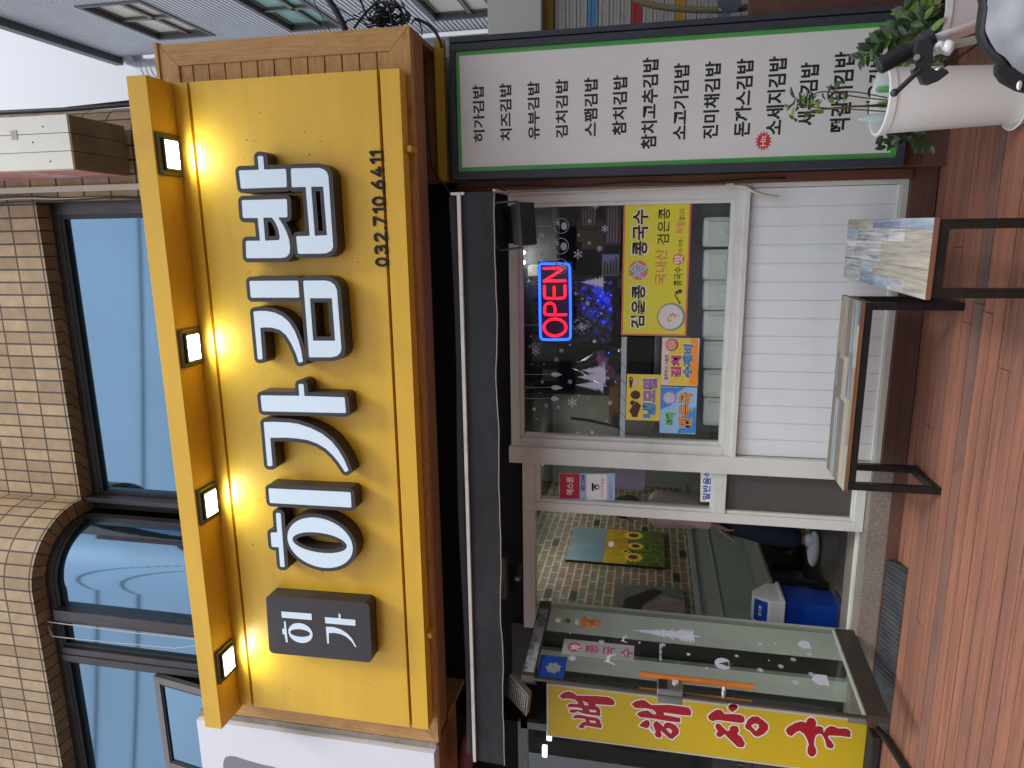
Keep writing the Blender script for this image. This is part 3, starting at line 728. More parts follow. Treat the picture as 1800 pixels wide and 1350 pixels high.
MB().box(gx0+.027, gx1-.024, MY+.0185, MY+.0199, gz0+.027, gz1-.024).build('canvas', M_canvas, ms)
M_ink = mat('black_ink', L((38, 36, 36)), .5)
rows = [('히가김밥', 830, 853, 149, 250), ('치즈김밥', 877, 901, 146, 248), ('유부김밥', 926, 950, 143, 245), ('김치김밥', 975, 1000, 139, 243), ('스팸김밥', 1025, 1052, 136, 240),
        ('참치김밥', 1075, 1104, 132, 238), ('참치고추김밥', 1126, 1158, 101, 262), ('소고기김밥', 1181, 1212, 111, 246), ('진미채김밥', 1235, 1267, 108, 244),
        ('돈까스김밥', 1290, 1324, 103, 240), ('소세지김밥', 1346, 1382, 99, 237), ('새우김밥', 1402, 1439, 110, 221), ('떡갈비김밥', 1460, 1501, 91, 232), ('매운김밥', 1523, 1562, 92, 200)]
for tx, xa, xb, ya, yb in rows:
    wpx = (xb-xa)*.88; sl = (xb-xa)*.06
    ptext(tx, 'menu_lettering', M_ink, ms, MY+.0185, ((xa+xb)/2-sl, yb), ((xa+xb)/2+sl, ya), wpx, .0006, .030, 0)
q = aY(1342, 248, MY+.0185)
rawdecal([[(q.x+(.052 if i % 2 == 0 else .033)*cos(a_)*1.0, q.z+(.044 if i % 2 == 0 else .03)*sin(a_)) for i, a_ in enumerate([2*pi*k/30 for k in range(30)])]],
         'starburst', mat('red_film', L((205, 50, 48)), .5), ms, FR(0), -(MY+.0183), .0006)
textfit('Hit', 'starburst_lettering', M_canvas, ms, FR(MY+.0183), (q.x-.026, q.x+.028, q.z-.013, q.z+.016), .0006, .02, .0008)
bs = empty('sign_plinth', (.71, 4.0, 0), 'low brown ribbed plinth of composite boards under the menu sign', 'plinth')
b = MB(); b.box(.34, 1.28, 4.03, 4.16, .0, .112); b.box(.34, 1.28, 4.03, 4.16, .116, .22); b.build('board', M_comp, bs)
b = MB(); b.box(.338, .352, 4.025, 4.0299, 0, .222); b.box(.285, .336, 4.10, 4.14, .126, 2.62); b.build('post', mat('brown_post', L((106, 66, 50)), .6, var=.15, vs=5), bs)
MB().box(1.0, 1.40, 4.06, 4.16, .22, 1.0).build('side_board', M_comp, bs)

# ============================================================ AWNING
aw = empty('awning', (-1.5, 3.64, 2.47), 'rolled up dark grey awning with a white front bar and hanging valance', 'awning')
AX0, AX1, AY, AZ = -3.245, .245, 3.62, 2.474
b = MB(); b.box(AX0, AX1+.0, AY-.012, AY+.012, AZ-.010, AZ+.010); b.box(AX1-.014, AX1, AY-.01, AY+.1, AZ-.03, AZ+.045); b.build('front_bar', mat('cream_bar', L((200, 196, 184)), .45, var=.1, vs=6, dirt=.4, ds=9), aw, bevel=.002)
M_fab = mat('awning_fabric', L((44, 45, 49)), .8, vs=2.5, stretch=(1, 1, 4), col2=L((33, 34, 37)), bump=.35, bs=120, dirt=.3, dcol=L((66, 62, 50)), ds=1.6)
b = MB(); nn_ = 120; rr = random.Random(9)
ph = [rr.uniform(0, 6) for _ in range(6)]
def wav(x, z): return .006*sin(x*5+ph[0])*z+.004*sin(x*13+ph[1])*z+.0025*sin(x*29+ph[2])*z
vs = []; fs = []; nz = 7
for i in range(nn_+1):
    x = AX0+(AX1-AX0)*i/nn_
    for j in range(nz+1):
        f = j/nz; vs.append((x, AY+.004+wav(x, f*1.5), AZ-.012-(.178+.004*sin(x*9+ph[3]))*f))
for i in range(nn_):
    for j in range(nz): a = i*(nz+1)+j; fs.append((a, a+nz+1, a+nz+2, a+1))
k = len(vs); vs2 = [(x, y+.002, z) for x, y, z in vs]; b.add(vs, fs); b.add(vs2, [tuple(reversed(f)) for f in fs])
b.build('valance', M_fab, aw, smooth=True)
b = MB(); pts = [(AX0+(AX1-AX0)*i/nn_, AY+.003+wav(AX0+(AX1-AX0)*i/nn_, 1.5), AZ-.19-.004*sin((AX0+(AX1-AX0)*i/nn_)*9+ph[3])) for i in range(nn_+1)]
b.tube(pts, .0035, 6); b.build('valance_hem', mat('hem', L((150, 146, 134)), .6), aw, smooth=True)
b = MB(); pts = []
for i in range(60): x = AX0+.02+(AX1-AX0-.04)*i/59; pts.append((x, AY+.055, AZ+.035+.008*sin(x*3)))
b.tube(pts, .032, 14); b.build('fabric_roll', M_fab, aw, smooth=True)
b = MB()
for x in (AX1-.06, AX0+.1, -1.5): b.box(x, x+.03, AY+.06, FY+.06, AZ+.02, AZ+.05)
b.build('support_arm', M_black, aw)

# ============================================================ SMALL FITTINGS UNDER THE AWNING
f2 = empty('floodlight', (.08, 3.80, 2.2), 'unlit black floodlight with ribbed back hanging below the right end of the awning', 'floodlight')
b = MB(Matrix.Translation((.075, 3.80, 2.20)) @ Matrix.Rotation(radians(-4), 4, 'Y') @ Matrix.Rotation(radians(-18), 4, 'X'))
b.box(-.115, .115, -.085, .085, -.075, -.045); b.box(-.108, .108, -.078, .078, -.045, -.012)
b.hexa([(-.10,-.07,0.03),(.10,-.07,.03),(.10,.07,.03),(-.10,.07,.03)], [(-.075,-.05,.095),(.075,-.05,.095),(.075,.05,.095),(-.075,.05,.095)])
b.build('housing', mat('dark_casting', L((40, 38, 36)), .45, .3, var=.2, vs=20), f2, bevel=.006)
b = MB(b.M)
for i in range(15): b.box(-.098+.014*i, -.098+.014*i+.004, -.075, .075, -.012, .03)
b.build('cooling_fin', M_black, f2)
b = MB(b.M); b.tube([(-.125, 0, -.02), (-.13, 0, .12), (-.1, 0, .15), (.1, 0, .15), (.13, 0, .12), (.125, 0, -.02)], .006, 8); b.build('bracket', M_grey, f2)
pr = [Vector((-2.645, 3.68, 2.255)), Vector((-2.735, 3.63, 2.125)), Vector((-2.925, 3.68, 2.15)), Vector((-2.832, 3.73, 2.285))]
cc = sum(pr, Vector())/4; nrm = (pr[1]-pr[0]).cross(pr[3]-pr[0]).normalized()
if nrm.y > 0: nrm = -nrm
f3 = empty('floodlight', tuple(cc), 'unlit black floodlight with LED dotted face tilted down at the left end of the awning', 'floodlight')
def inset(ps, k): return [cc+(p-cc)*k for p in ps]
b = MB(); b.hexa(inset(pr, 1.0), [p-nrm*.04 for p in inset(pr, .95)]); b.build('housing', mat('flood_rim', L((120, 114, 100)), .5), f3, bevel=.003)
b = MB(); b.hexa([p+nrm*.002 for p in inset(pr, .9)], [p-nrm*.004 for p in inset(pr, .9)]); b.build('lens', mat('flood_lens', L((60, 56, 50)), .25, var=.2, vs=30), f3)
b = MB()
for i in range(9):
    for j in range(9):
        u, v = (i+.5)/9, (j+.5)/9; a_ = inset(pr, .82)
        p = a_[0]*(1-u)*(1-v)+a_[1]*u*(1-v)+a_[2]*u*v+a_[3]*(1-u)*v; b.tube([p+nrm*.0015, p+nrm*.0035], .0045, 6)
b.build('led_dots', mat('led_dot', L((150, 145, 130)), .3), f3)
b = MB(); b.tube([cc-nrm*.04, cc-nrm*.10+Vector((0, .05, .1)), cc+Vector((-.05, .3, .25))], .008, 8); b.build('bracket', M_black, f3)
cv = empty('security_camera', (-2.09, 3.92, 2.25), 'small black bullet security camera on the door header under the awning', 'camera')
b = MB(); b.tube([(-2.06, 3.98, 2.25), (-2.085, 3.86, 2.232)], .024, 16); b.build('body', mat('camera_body', (.018, .018, .018), .35), cv, auto=40, bevel=.0)
b = MB(); b.tube([(-2.085, 3.86, 2.232), (-2.087, 3.852, 2.231)], .014, 14); b.build('lens', mat('lens', (.12, .12, .13), .1), cv)
b = MB(); b.tube([(-2.06, 3.97, 2.26), (-2.06, 4.05, 2.33), (-2.06, 4.2, 2.34)], .01, 8); b.build('bracket', M_dkgrey, cv)
jb = empty('junction_box', (-2.2, 4.1, 2.4), 'old grey metal box fixed in the dark gap above the glass door', 'junction box')
MB().box(-2.38, -2.08, 4.11, 4.205, 2.36, 2.56).build('box_body', mat('old_box', L((78, 74, 66)), .6, var=.2, vs=8, dirt=.5), jb, bevel=.005)
MB().box(-2.36, -2.26, 4.10, 4.1095, 2.38, 2.54).build('box_cover', mat('old_cover', L((62, 60, 54)), .6, var=.2, vs=8), jb)
pp = empty('drain_pipe', (.262, 4.1, .9), 'thin white pipe running down the right edge of the window and bending over the siding', 'pipe')
b = MB(); b.tube([(.249, 3.63, 2.284), (.262, 4.08, 2.31), (.264, 4.108, 2.28), (.272, 4.108, 1.02), (.266, 4.106, .965), (.245, 4.10, .935), (.235, 4.10, .915)], .0095, 10); b.build('pipe', mat('pvc', L((205, 198, 185)), .4, var=.06), pp, smooth=True)
b = MB(); b.box(.258, .286, 4.10, 4.118, 1.03, 1.07); b.build('pipe_clip', MATS['pvc'], pp); b = MB(); b.tube([(.24, 4.10, .925), (.215, 4.10, .86), (.205, 4.10, .79)], .010, 10); b.build('pipe_fitting', mat('pvc_old', L((196, 188, 165)), .5), pp, auto=40)
cb = MB(); pts = []
for i in range(50):
    z = 2.66-1.9*i/49; pts.append((.30+.006*sin(z*9), 4.088-.004*sin(z*5), z))
cb.tube(pts, .0045, 6); tag(cb.build('loose_cable', M_black, None, smooth=True), 'thin black cable clipped down the brown post beside the menu sign', 'cable')
cb = MB(); cb.tube([(1.0, 3.99, 2.76), (.9, 3.985, 2.755), (.6, 3.985, 2.75), (.42, 3.98, 2.74), (.36, 3.96, 2.70), (.30, 3.94, 2.64), (.2, 3.9, 2.58)], .005, 6)
tag(cb.build('loose_cable', M_dkgrey, None, smooth=True), 'dark cable drooping off the corner above the menu sign onto the awning end', 'cable')

# ============================================================ NEON OPEN SIGN
NY = 4.24
op = empty('open_sign', (-.42, NY, 1.98), 'glowing OPEN sign with red letters in a blue rounded outline hung in the window', 'neon sign')
def npx(x, y): p = aY(905+x/6.585, 435+y/6.585, NY); return (p.x, p.y, p.z)
def smoothp(pts, closed=False, it=2):
    for _ in range(it):
        q = []; n = len(pts)
        rng = range(n) if closed else range(n-1)
        if not closed: q.append(pts[0])
        for i in rng:
            a, b_ = Vector(pts[i]), Vector(pts[(i+1) % n])
            q += [tuple(a*.75+b_*.25), tuple(a*.25+b_*.75)]
        if not closed: q.append(pts[-1])
        pts = q
    return pts
M_blue = mat('blue_tube', (0, 0, 0), .4, emit=(.02, .12, 1.), es=2.5)
M_red = mat('red_tube', (0, 0, 0), .4, emit=(1., .0105, .03), es=2.5)
fr_ = [(283,215,0),(283,205,0),(300,190,0),(330,188,0),(600,188,0),(630,205,0),(637,240,0),(648,1020,0),(635,1055,0),(605,1066,0),(330,1070,0),(302,1050,0),(295,1020,0)]
lp = [npx(x, y) for x, y, _ in fr_]; lp = smoothp(lp, True, 2); lp.append(lp[0])
MB().tube(lp, .008, 10, cap=False).build('blue_outline', M_blue, op, smooth=True)
LT = {'N': [[(335,243),(578,236)], [(578,236),(340,388)], [(340,388),(582,385)]],
      'E': [[(343,450),(343,570),(362,590),(560,588),(582,570),(580,445)], [(455,588),(455,458)]],
      'P': [[(592,778),(362,780),(345,762),(345,690),(362,655),(400,640),(445,650),(465,690),(467,778)]],
      'O': [[(465+128*cos(t), 925+98*sin(t)) for t in [2*pi*k/28 for k in range(29)]]]}
for ch in 'OPEN':
    b = MB()
    for st_ in LT[ch]:
        pl = [npx(*p) for p in st_]
        if ch in 'EP' and len(pl) > 3: pl = smoothp(pl, False, 2)
        b.tube(pl, .0085, 10)
        for e_ in (pl[0], pl[-1]): b.ball(e_, .0085, 8, 6)
    b.build('red_letter', M_red, op, smooth=True)
b = MB(); a_, c_ = npx(265, 1090), npx(665, 165); b.box(a_[0], c_[0], NY+.014, NY+.020, c_[2], a_[2]); b.build('added_halo_panel', mat('halo_panel_blue', (.03, .03, .12), .45), op)  # bluish panel added behind the tubes to catch their glow as a halo

ld = bpy.data.lights.new('open_glow', 'POINT'); ld.energy = 1.5; ld.color = (.03, .06, 1); ld.shadow_soft_size = 0
lo_ = bpy.data.objects.new('open_glow', ld); C.objects.link(lo_); lo_.parent = op; lo_.location = (.05, .03, -.22)
pbg = MB(); r7 = random.Random(5); a_ = aY(1008, 602, 4.34); c_ = aY(1078, 488, 4.34); nx_, nz_ = 26, 18; vs = []  # crumpled sack added below the sign to catch and show its blue light
for i in range(nx_+1):
    for j in range(nz_+1): vs.append((a_.x+(c_.x-a_.x)*i/nx_+r7.uniform(-.006, .006), 4.34+.03*sin(i*.9+j*.35)*cos(j*.8)+r7.uniform(-.012, .012), c_.z+(a_.z-c_.z)*j/nz_+r7.uniform(-.006, .006)))
n1 = len(vs); vs += [(x, y+.004, z) for x, y, z in vs]; fs = []
for i in range(nx_):
    for j in range(nz_): q_ = i*(nz_+1)+j; fs.append((q_, q_+nz_+1, q_+nz_+2, q_+1)); fs.append((q_+n1, q_+1+n1, q_+nz_+2+n1, q_+nz_+1+n1))
pbg.add(vs, fs); tag(pbg.build('added_glow_sack', mat('glow_sack_plastic', L((70, 72, 96)), .25, vs=9, col2=L((16, 16, 24)), lo=.45, hi=.55), None, smooth=True), 'crumpled dark plastic sack added to catch the blue glow below the OPEN sign', 'sack')

# ============================================================ WINDOW STICKERS
GY = FY+.034
FG = FR(GY)
ws = []
def gp(x, y): p = aY(x, y, GY); return p.x, p.z
rr = random.Random(4)
base = lambda n_, x, y, s_=6.585, ox=905, oy=435: gp(ox+x/s_, oy+y/s_)
def gf(x, y, rp, **k): c = gp(x, y); return flake_fn(c[0], c[1], rp*.0031, **k)
def gs(x, y, rp): c = gp(x, y); return star(c[0], c[1], rp*.0031)
def gc(x, y, rp): c = gp(x, y); return circ(c[0], c[1], rp*.0031, 14)
Lf = []
for x, y, r in ((1016,447,9.5),(1054,437,6),(939,496,9),(1012,516,4),(1033,533,5.5),(942,617,9.5),(987,616,5),(978,632,5),(1063,402,7),(1047,362,6),(1036,389,4),(1017,413,3.5),(1036,427,4),(952,413,6),(1006,707,10.5),(953,671,4),(1002,671,5),(960,713,4),(981,716,4),(1072,708,5.5),(1016,762,5),(1023,575,8)): Lf.append(gf(x, y, r))
for x, y, r in ((953,448,4.5),(1057,551,3.5),(1045,600,5),(1002,606,3),(943,736,2.5),(953,760,2.5),(1041,760,5)): Lf.append(gs(x, y, r))
for x, y, r in ((939,719,3.6),(933,591,1.6),(935,640,1.4),(956,640,1.4),(964,524,1.5),(1024,525,2),(950,691,1.3),(1018,695,1.6),(1034,700,1.3),(1067,740,1.7)): Lf.append(gc(x, y, r))
for (xa, xb, y) in ((921,944,467.5),(923,950,571),(927,970,397),(920,968,432.5),(923,969,658),(923,968,681),(923,969,700.5)):
    p, q = gp(xa, y), gp(xb, y); Lf.append([(p[0]-.0012, p[1]), (p[0]+.0012, p[1]), (q[0]+.0012, q[1]), (q[0]-.0012, q[1])])
for (xa, y, ln) in ((968,658,20),(968,681,22),(968,700.5,16)):
    p = gp(xa, y); q = gp(xa+ln, y); hgt = p[1]-q[1]; Lf.append([(p[0], p[1]), (p[0]-.012, p[1]-hgt*.15), (p[0]-.016, p[1]-hgt*.4), (p[0]-.008, p[1]-hgt*.75), (p[0], q[1]), (p[0]+.008, p[1]-hgt*.75), (p[0]+.016, p[1]-hgt*.4), (p[0]+.012, p[1]-hgt*.15)])
p = gp(1065, 496); q = gp(1020, 496); Lf.append(fir(p[0], p[1], .085, q[1]-p[1], 6, 8))
wsx = empty('winter_stickers', tuple(aY(1000, 570, GY-.001)), 'white snowflake, star and bauble stickers spread over the big shop window', 'stickers')
M_lil = mat('lilac_vinyl', L((196, 196, 220)), .6, alpha=1)
for i_, l_ in enumerate(Lf): rawdecal([l_], 'snow_motif' if i_ < 22 else ('star_motif' if i_ < 29 else ('dot_motif' if i_ < 39 else 'bauble_string')), M_lil, wsx, FG, .0006, .0005)
# three fir tree cluster
Lt = []
for (x, y, wp, sd_) in ((1068, 652, 22, 2), (1070, 664, 26, 3), (1066, 678, 22, 6)):
    p = gp(x, y); q = gp(x-55+(sd_ % 3)*4, y); Lt.append((p, q, wp, sd_))
for i, (p, q, wp, sd_) in enumerate(Lt):
    rawdecal([fir(p[0], p[1], wp*.0042, q[1]-p[1], 8, sd_)], 'fir_motif', M_lil, wsx, FG, .0012+.0006*i, .0005)
# baubles: outline ring and picture
for (x, y, r) in ((987, 397, 14.5), (986, 432.5, 15.5), (985, 468, 15)):
    c = gp(x, y); R_ = r*.0031
    Lb = [circ(c[0], c[1], R_), circ(c[0], c[1], R_*.93)]
    rawdecal(Lb, 'bauble_ring', M_lil, wsx, FG, .0006, .0005)
    rawdecal([circ(c[0]-R_*.05, c[1]-R_*.35, R_*.5, 12, R_*.4), bar(c[0]-R_*.7, c[1]+R_*.1, c[0]+R_*.2, c[1]+R_*.25, R_*.25), circ(c[0]+R_*.35, c[1]+R_*.4, R_*.28, 9)], 'bauble_motif', M_lil, wsx, FG, .0006, .0005)
# ball of little flakes
c = gp(1022, 572); Ls = []
for k in range(60):
    a_ = rr.uniform(0, 2*pi); r_ = .055*math.sqrt(rr.random()); Ls.append(star(c[0]+r_*cos(a_), c[1]+r_*sin(a_)*1.2, rr.uniform(.002, .006), rr.choice((4, 6))))
rawdecal(Ls, 'sparkle_motif', M_lil, wsx, FG, .0012, .0004)

# ============================================================ POSTERS ON THE WINDOW
M_salmon = mat('salmon_ink', L((214, 122, 96)), .55); M_pyel = mat('poster_yellow', L((222, 212, 66)), .45, var=.02)
M_wink = mat('white_ink', L((232, 232, 228)), .55); M_bink = mat('poster_black', L((36, 32, 30)), .55)
PY = GY-.001
def poster(name, x0, y0, x1, y1, m, label, corner=0.):
    X0_, X1_, Z0_, Z1_ = rectY(x0, y0, x1, y1, PY)
    e_ = empty(name, ((X0_+X1_)/2, PY, Z0_), label, 'poster')
    def rr_(i):
        a = [(X0_+i, Z0_+i), (X1_-i, Z0_+i), (X1_-i, Z1_-i), (X0_+i, Z1_-i)]; return a
    rawdecal([rr_(0)], 'sheet', m, e_, FR(0), -PY, .0008)
    return e_, (X0_, X1_, Z0_, Z1_), rr_
def pt(body, x0, x1, y0, y1, m, par, t=.0014, off=.0, dx=0, lift=.0004, name='lettering'):
    cx = (x0+x1)/2; o = ptext(body, name, m, par, PY, (cx-dx, y1), (cx+dx, y0), x1-x0, lift, off, t); return o
po, R4, ins = poster('noodle_poster', 1094, 356, 1211, 590, M_salmon, 'large yellow poster with salmon border and black Korean noodle lettering on the window')
rawdecal([ins(.011)], 'yellow_field', M_pyel, po, FR(0), -(PY-.0009), .0004)
for body, y0, y1 in (('검은콩', 500, 578), ('콩국수', 367, 450)):
    pt(body, 1107 if y0 > 450 else 1110, 1136 if y0 > 450 else 1141, y0-1, y1+1, M_wink, po, .0014, .05)
    pt(body, 1109 if y0 > 450 else 1112, 1134 if y0 > 450 else 1139, y0+1, y1-1, M_bink, po, .0019, .026)
c = gp(1122, 475); rawdecal([circ(c[0], c[1], .057, 32)], 'round_badge', M_salmon, po, FR(0), -(PY-.0014), .0004)
pt('冷', 1107, 1138, 460, 491, M_wink, po, .0019, .035); pt('冷', 1108.5, 1136.5, 461.5, 489.5, mat('sky_ink', L((95, 170, 215)), .5), po, .0024, .012)
pt('국내산', 1151, 1172, 438, 500, M_salmon, po, .0014, .012, 1); pt('검은콩', 1156, 1177, 366, 430, M_bink, po, .0014, .012, 1)
pt('콩국수', 1185, 1199, 469, 503, M_bink, po, .0014, .012); pt('이 아주~', 1193, 1201, 416, 443, M_bink, po, .0014, .008)
pt('특별', 1189, 1203, 389, 411, M_salmon, po, .0014, .012); pt('합니다.', 1194, 1204, 365, 387, M_bink, po, .0014, .008)
c = gp(1193, 455.5); rawdecal([circ(c[0], c[1], .034, 28)], 'small_badge', M_salmon, po, FR(0), -(PY-.0014), .0004); pt('맛', 1185.5, 1200, 448, 463, M_wink, po, .0019, .02)
def bowl(par, x, y, r, mats, seed=1):
    c = gp(x, y); R_ = r*.0031; z_ = .0014
    rawdecal([circ(c[0], c[1], R_, 36)], 'bowl_picture', mats[0], par, FR(0), -(PY-z_), .0003)
    rawdecal([circ(c[0], c[1]+R_*.06, R_*.88, 36, R_*.85)], 'soup_picture', mats[1], par, FR(0), -(PY-z_-.0005), .0003)
    q_ = random.Random(seed); bits = [bar(c[0]+q_.uniform(-.4, .4)*R_, c[1]+q_.uniform(-.4, .4)*R_, c[0]+q_.uniform(-.4, .4)*R_, c[1]+q_.uniform(-.4, .4)*R_, R_*.07) for _ in range(1)]
    for k in range(14):
        a, d_ = q_.uniform(0, 6.28), q_.uniform(.05, .5)*R_; b_ = q_.uniform(0, 6.28); ln = R_*.28
        rawdecal([bar(c[0]+d_*cos(a), c[1]+d_*sin(a), c[0]+d_*cos(a)+ln*cos(b_), c[1]+d_*sin(a)+ln*sin(b_), R_*.075)], 'topping_picture', mats[2+k % (len(mats)-2)], par, FR(0), -(PY-z_-.001-.0001*k), .00008) if k < 9 else None
bowl(po, 1180, 557, 27, [mat('bowl_grey', L((150, 142, 140)), .5), mat('soup_white', L((220, 215, 210)), .5, var=.05, vs=60), mat('noodle', L((200, 195, 90)), .5), mat('garnish', L((190, 90, 60)), .5), mat('noodle', L((200, 195, 90)), .5)], 2)
rawdecal([circ(*gp(1188+q*1.8, 519+3.2*q), .0075, 12) for q in range(5)]+[circ(*gp(1195, 512), .012, 14), circ(*gp(1190, 514), .010, 14)], 'bean_picture', mat('bean', L((58, 48, 60)), .5), po, FR(0), -(PY-.0032), .0003)
tp = MB(); a_, c2_ = gp(1096, 775), gp(1096, 592)
X_, Z_ = gp(1100, 680)[1], gp(1091, 680)[1]
tp.box(a_[0], c2_[0], PY-.0006, PY, X_, Z_); tag(tp.build('measuring_tape', mat('tape', L((165, 182, 185)), .5, var=.04)), 'pale strip with slanted blue lines stuck across the window left of the noodle poster', 'tape')
tpo = C.objects[-1] if False else bpy.data.objects['measuring_tape']
Ln = [bar(a_[0]+.05+.105*k, X_, a_[0]+.085+.105*k, Z_, .003) for k in range(5)]
curve_solid(Ln, 'blue_line', mat('blue_ink', L((40, 66, 150)), .5), tpo, FR(0), -(PY-.0007), -(PY-.0012))
# three menu stickers
M_blk = mat('sticker_black', L((20, 16, 18)), .5)
def fat(body, x0, x1, y0, y1, m, par):
    pt(body, x0-1.6, x1+1.6, y0-1.6, y1+1.6, M_wink, par, .0014, .075); pt(body, x0-.8, x1+.8, y0-.8, y1+.8, M_blk, par, .0019, .06); pt(body, x0, x1, y0, y1, m, par, .0024, .026)
M_or = mat('sticker_orange', L((242, 150, 55)), .5); M_bl = mat('sticker_blue', L((70, 150, 215)), .5); M_pk = mat('sticker_pink', L((215, 70, 150)), .5)
M_pu = mat('sticker_purple', L((165, 120, 200)), .5); M_gn = mat('sticker_green', L((110, 195, 80)), .5); M_br = mat('sticker_brown', L((82, 52, 42)), .5); M_ye = mat('sticker_yellow', L((228, 200, 80)), .5, var=.05, vs=30)
s1, r1, i1 = poster('menu_sticker', 1101, 658, 1161, 739, M_ye, 'yellow sticker with purple and blue bubble lettering beside pictures of rolled noodles'); s1['category'] = 'sticker'
fat('모밀', 1130, 1154, 666, 706, M_pu, s1); fat('냉', 1130, 1153, 709, 734, M_bl, s1)
rawdecal([circ(*gp(1117, 694), .028, 16, .030), circ(*gp(1112, 708), .016, 14), [gp(1106, 722), gp(1112, 733), gp(1120, 733), gp(1127, 712), gp(1118, 705)]], 'noodle_picture', M_br, s1, FR(0), -(PY-.0014), .0003)
rawdecal([circ(*gp(1115, 673), .020, 16)], 'face_picture', mat('skin_ink', L((225, 185, 175)), .5), s1, FR(0), -(PY-.0014), .0003)
rawdecal([circ(*gp(1109, 665), .010, 12), [gp(1107, 682), gp(1106, 668), gp(1112, 662), gp(1113, 668), gp(1110, 682)]], 'hair_picture', M_br, s1, FR(0), -(PY-.0019), .0003)
s2, r2_, i2 = poster('menu_sticker', 1163, 594, 1228, 678, mat('sticker_pale', L((228, 205, 196)), .5), 'orange sticker with pink and blue bubble lettering, upper of the pair under the noodle poster'); s2['category'] = 'sticker'
rawdecal([[gp(1176, 677), gp(1227, 677), gp(1227, 595), gp(1176, 595)]], 'orange_field', M_ye, s2, FR(0), -(PY-.0009), .0003)
rawdecal([[gp(1212, 677), gp(1227, 677), gp(1227, 596), gp(1214, 596)]], 'orange_corner', M_or, s2, FR(0), -(PY-.0013), .0002)
fat('김치', 1180, 1197, 626, 663, M_pk, s2); fat('수제비', 1201, 1217, 606, 663, M_bl, s2)
pt('얼큰하고 시원한', 1168, 1175, 623, 668, M_bink, s2, .0014, .01)
bowl(s2, 1181, 606, 12, [M_br, mat('soup_pink', L((225, 150, 130)), .5), M_or, M_wink], 5)
s3, r3_, i3 = poster('menu_sticker', 1160.5, 680, 1224, 762, mat('sticker_light_blue', L((150, 195, 228)), .5), 'blue sticker with orange and green bubble lettering, left of the orange sticker'); s3['category'] = 'sticker'
rawdecal([[gp(1223, 761), gp(1190, 761), gp(1205, 725), gp(1223, 715)], [gp(1161, 720), gp(1180, 712), gp(1190, 690), gp(1205, 681), gp(1161, 681)]], 'blue_wave', mat('sticker_mid_blue', L((70, 140, 210)), .5), s3, FR(0), -(PY-.0009), .0003)
fat('만두국', 1193, 1216, 690, 750, M_or, s3); fat('떡', 1170, 1186, 726, 746, M_gn, s3)
bowl(s3, 1177, 699, 13, [M_pu, mat('soup_pale', L((190, 190, 205)), .5), M_gn, M_wink, M_wink], 7)

# ---- stickers on the side window
PY_old = PY
SYp = FY+.039
def sp(x, y): p = aY(x, y, SYp); return p.x, p.z
se = empty('security_sticker', tuple(aY(1032, 856, SYp)), 'security company and CCTV sticker, red and white, on the narrow side window', 'sticker')
M_pb = mat('pale_blue_film', L((165, 182, 212)), .5)
def rq(x0, y0, x1, y1): return [sp(x0, y1), sp(x1, y1), sp(x1, y0), sp(x0, y0)]
rawdecal([rq(983, 832, 1081, 880)], 'sheet', M_pb, se, FR(0), -SYp, .0008)
rawdecal([rq(984, 832.5, 1019, 876)], 'red_field', mat('sticker_red', L((178, 32, 48)), .5), se, FR(0), -(SYp-.0009), .0004)
rawdecal([rq(1031, 834, 1067, 879)], 'white_field', M_wink, se, FR(0), -(SYp-.0009), .0004)
def st_t(body, x0, x1, y0, y1, m, par, off=.01, t=.0014): ptext(body, 'lettering', m, par, SYp, ((x0+x1)/2, y1), ((x0+x1)/2, y0), x1-x0, .0004, off, t)
st_t('에스원', 995.5, 1008, 839, 870, M_wink, se, .015); st_t('SECOM', 1021, 1028, 835, 863, mat('logo_blue', L((40, 80, 165)), .5), se, .04)
st_t('CCTV작동중', 1056, 1062, 841, 873, M_pk, se, .01); st_t('ADT CCTV', 1071, 1076, 848, 876, mat('logo_blue', L((40, 80, 165)), .5), se, .0)
rawdecal([rq(1040, 849, 1044, 863), circ(*sp(1049, 856), .018, 18)], 'camera_symbol', M_bink, se, FR(0), -(SYp-.0014), .0004)
rawdecal([circ(*sp(1050, 856), .009, 14)], 'camera_symbol_eye', M_wink, se, FR(0), -(SYp-.0019), .0003)
li = empty('licence_sticker', tuple(aY(1246, 850, SYp)), 'white sticker with bold blue Korean lettering at the foot of the side window', 'sticker')
rawdecal([[sp(1231, 882), sp(1260, 882), (-1.416, sp(1260, 840)[1]), (-1.416, sp(1231, 840)[1])]], 'sheet', M_wink, li, FR(0), -SYp, .0008)
cu = textfit('일반음식', 'lettering', mat('logo_blue', L((40, 80, 165)), .5), li, FR(SYp), (sp(1242, 879)[0], -1.420, sp(1249, 856)[1], sp(1235, 856)[1]), .0004, .03, .0012)
textfit('부평구외식업', 'lettering', M_bink, li, FR(SYp), (sp(1242, 873)[0], -1.422, sp(1257.5, 856)[1], sp(1252.5, 856)[1]), .0004, .01, .0012)

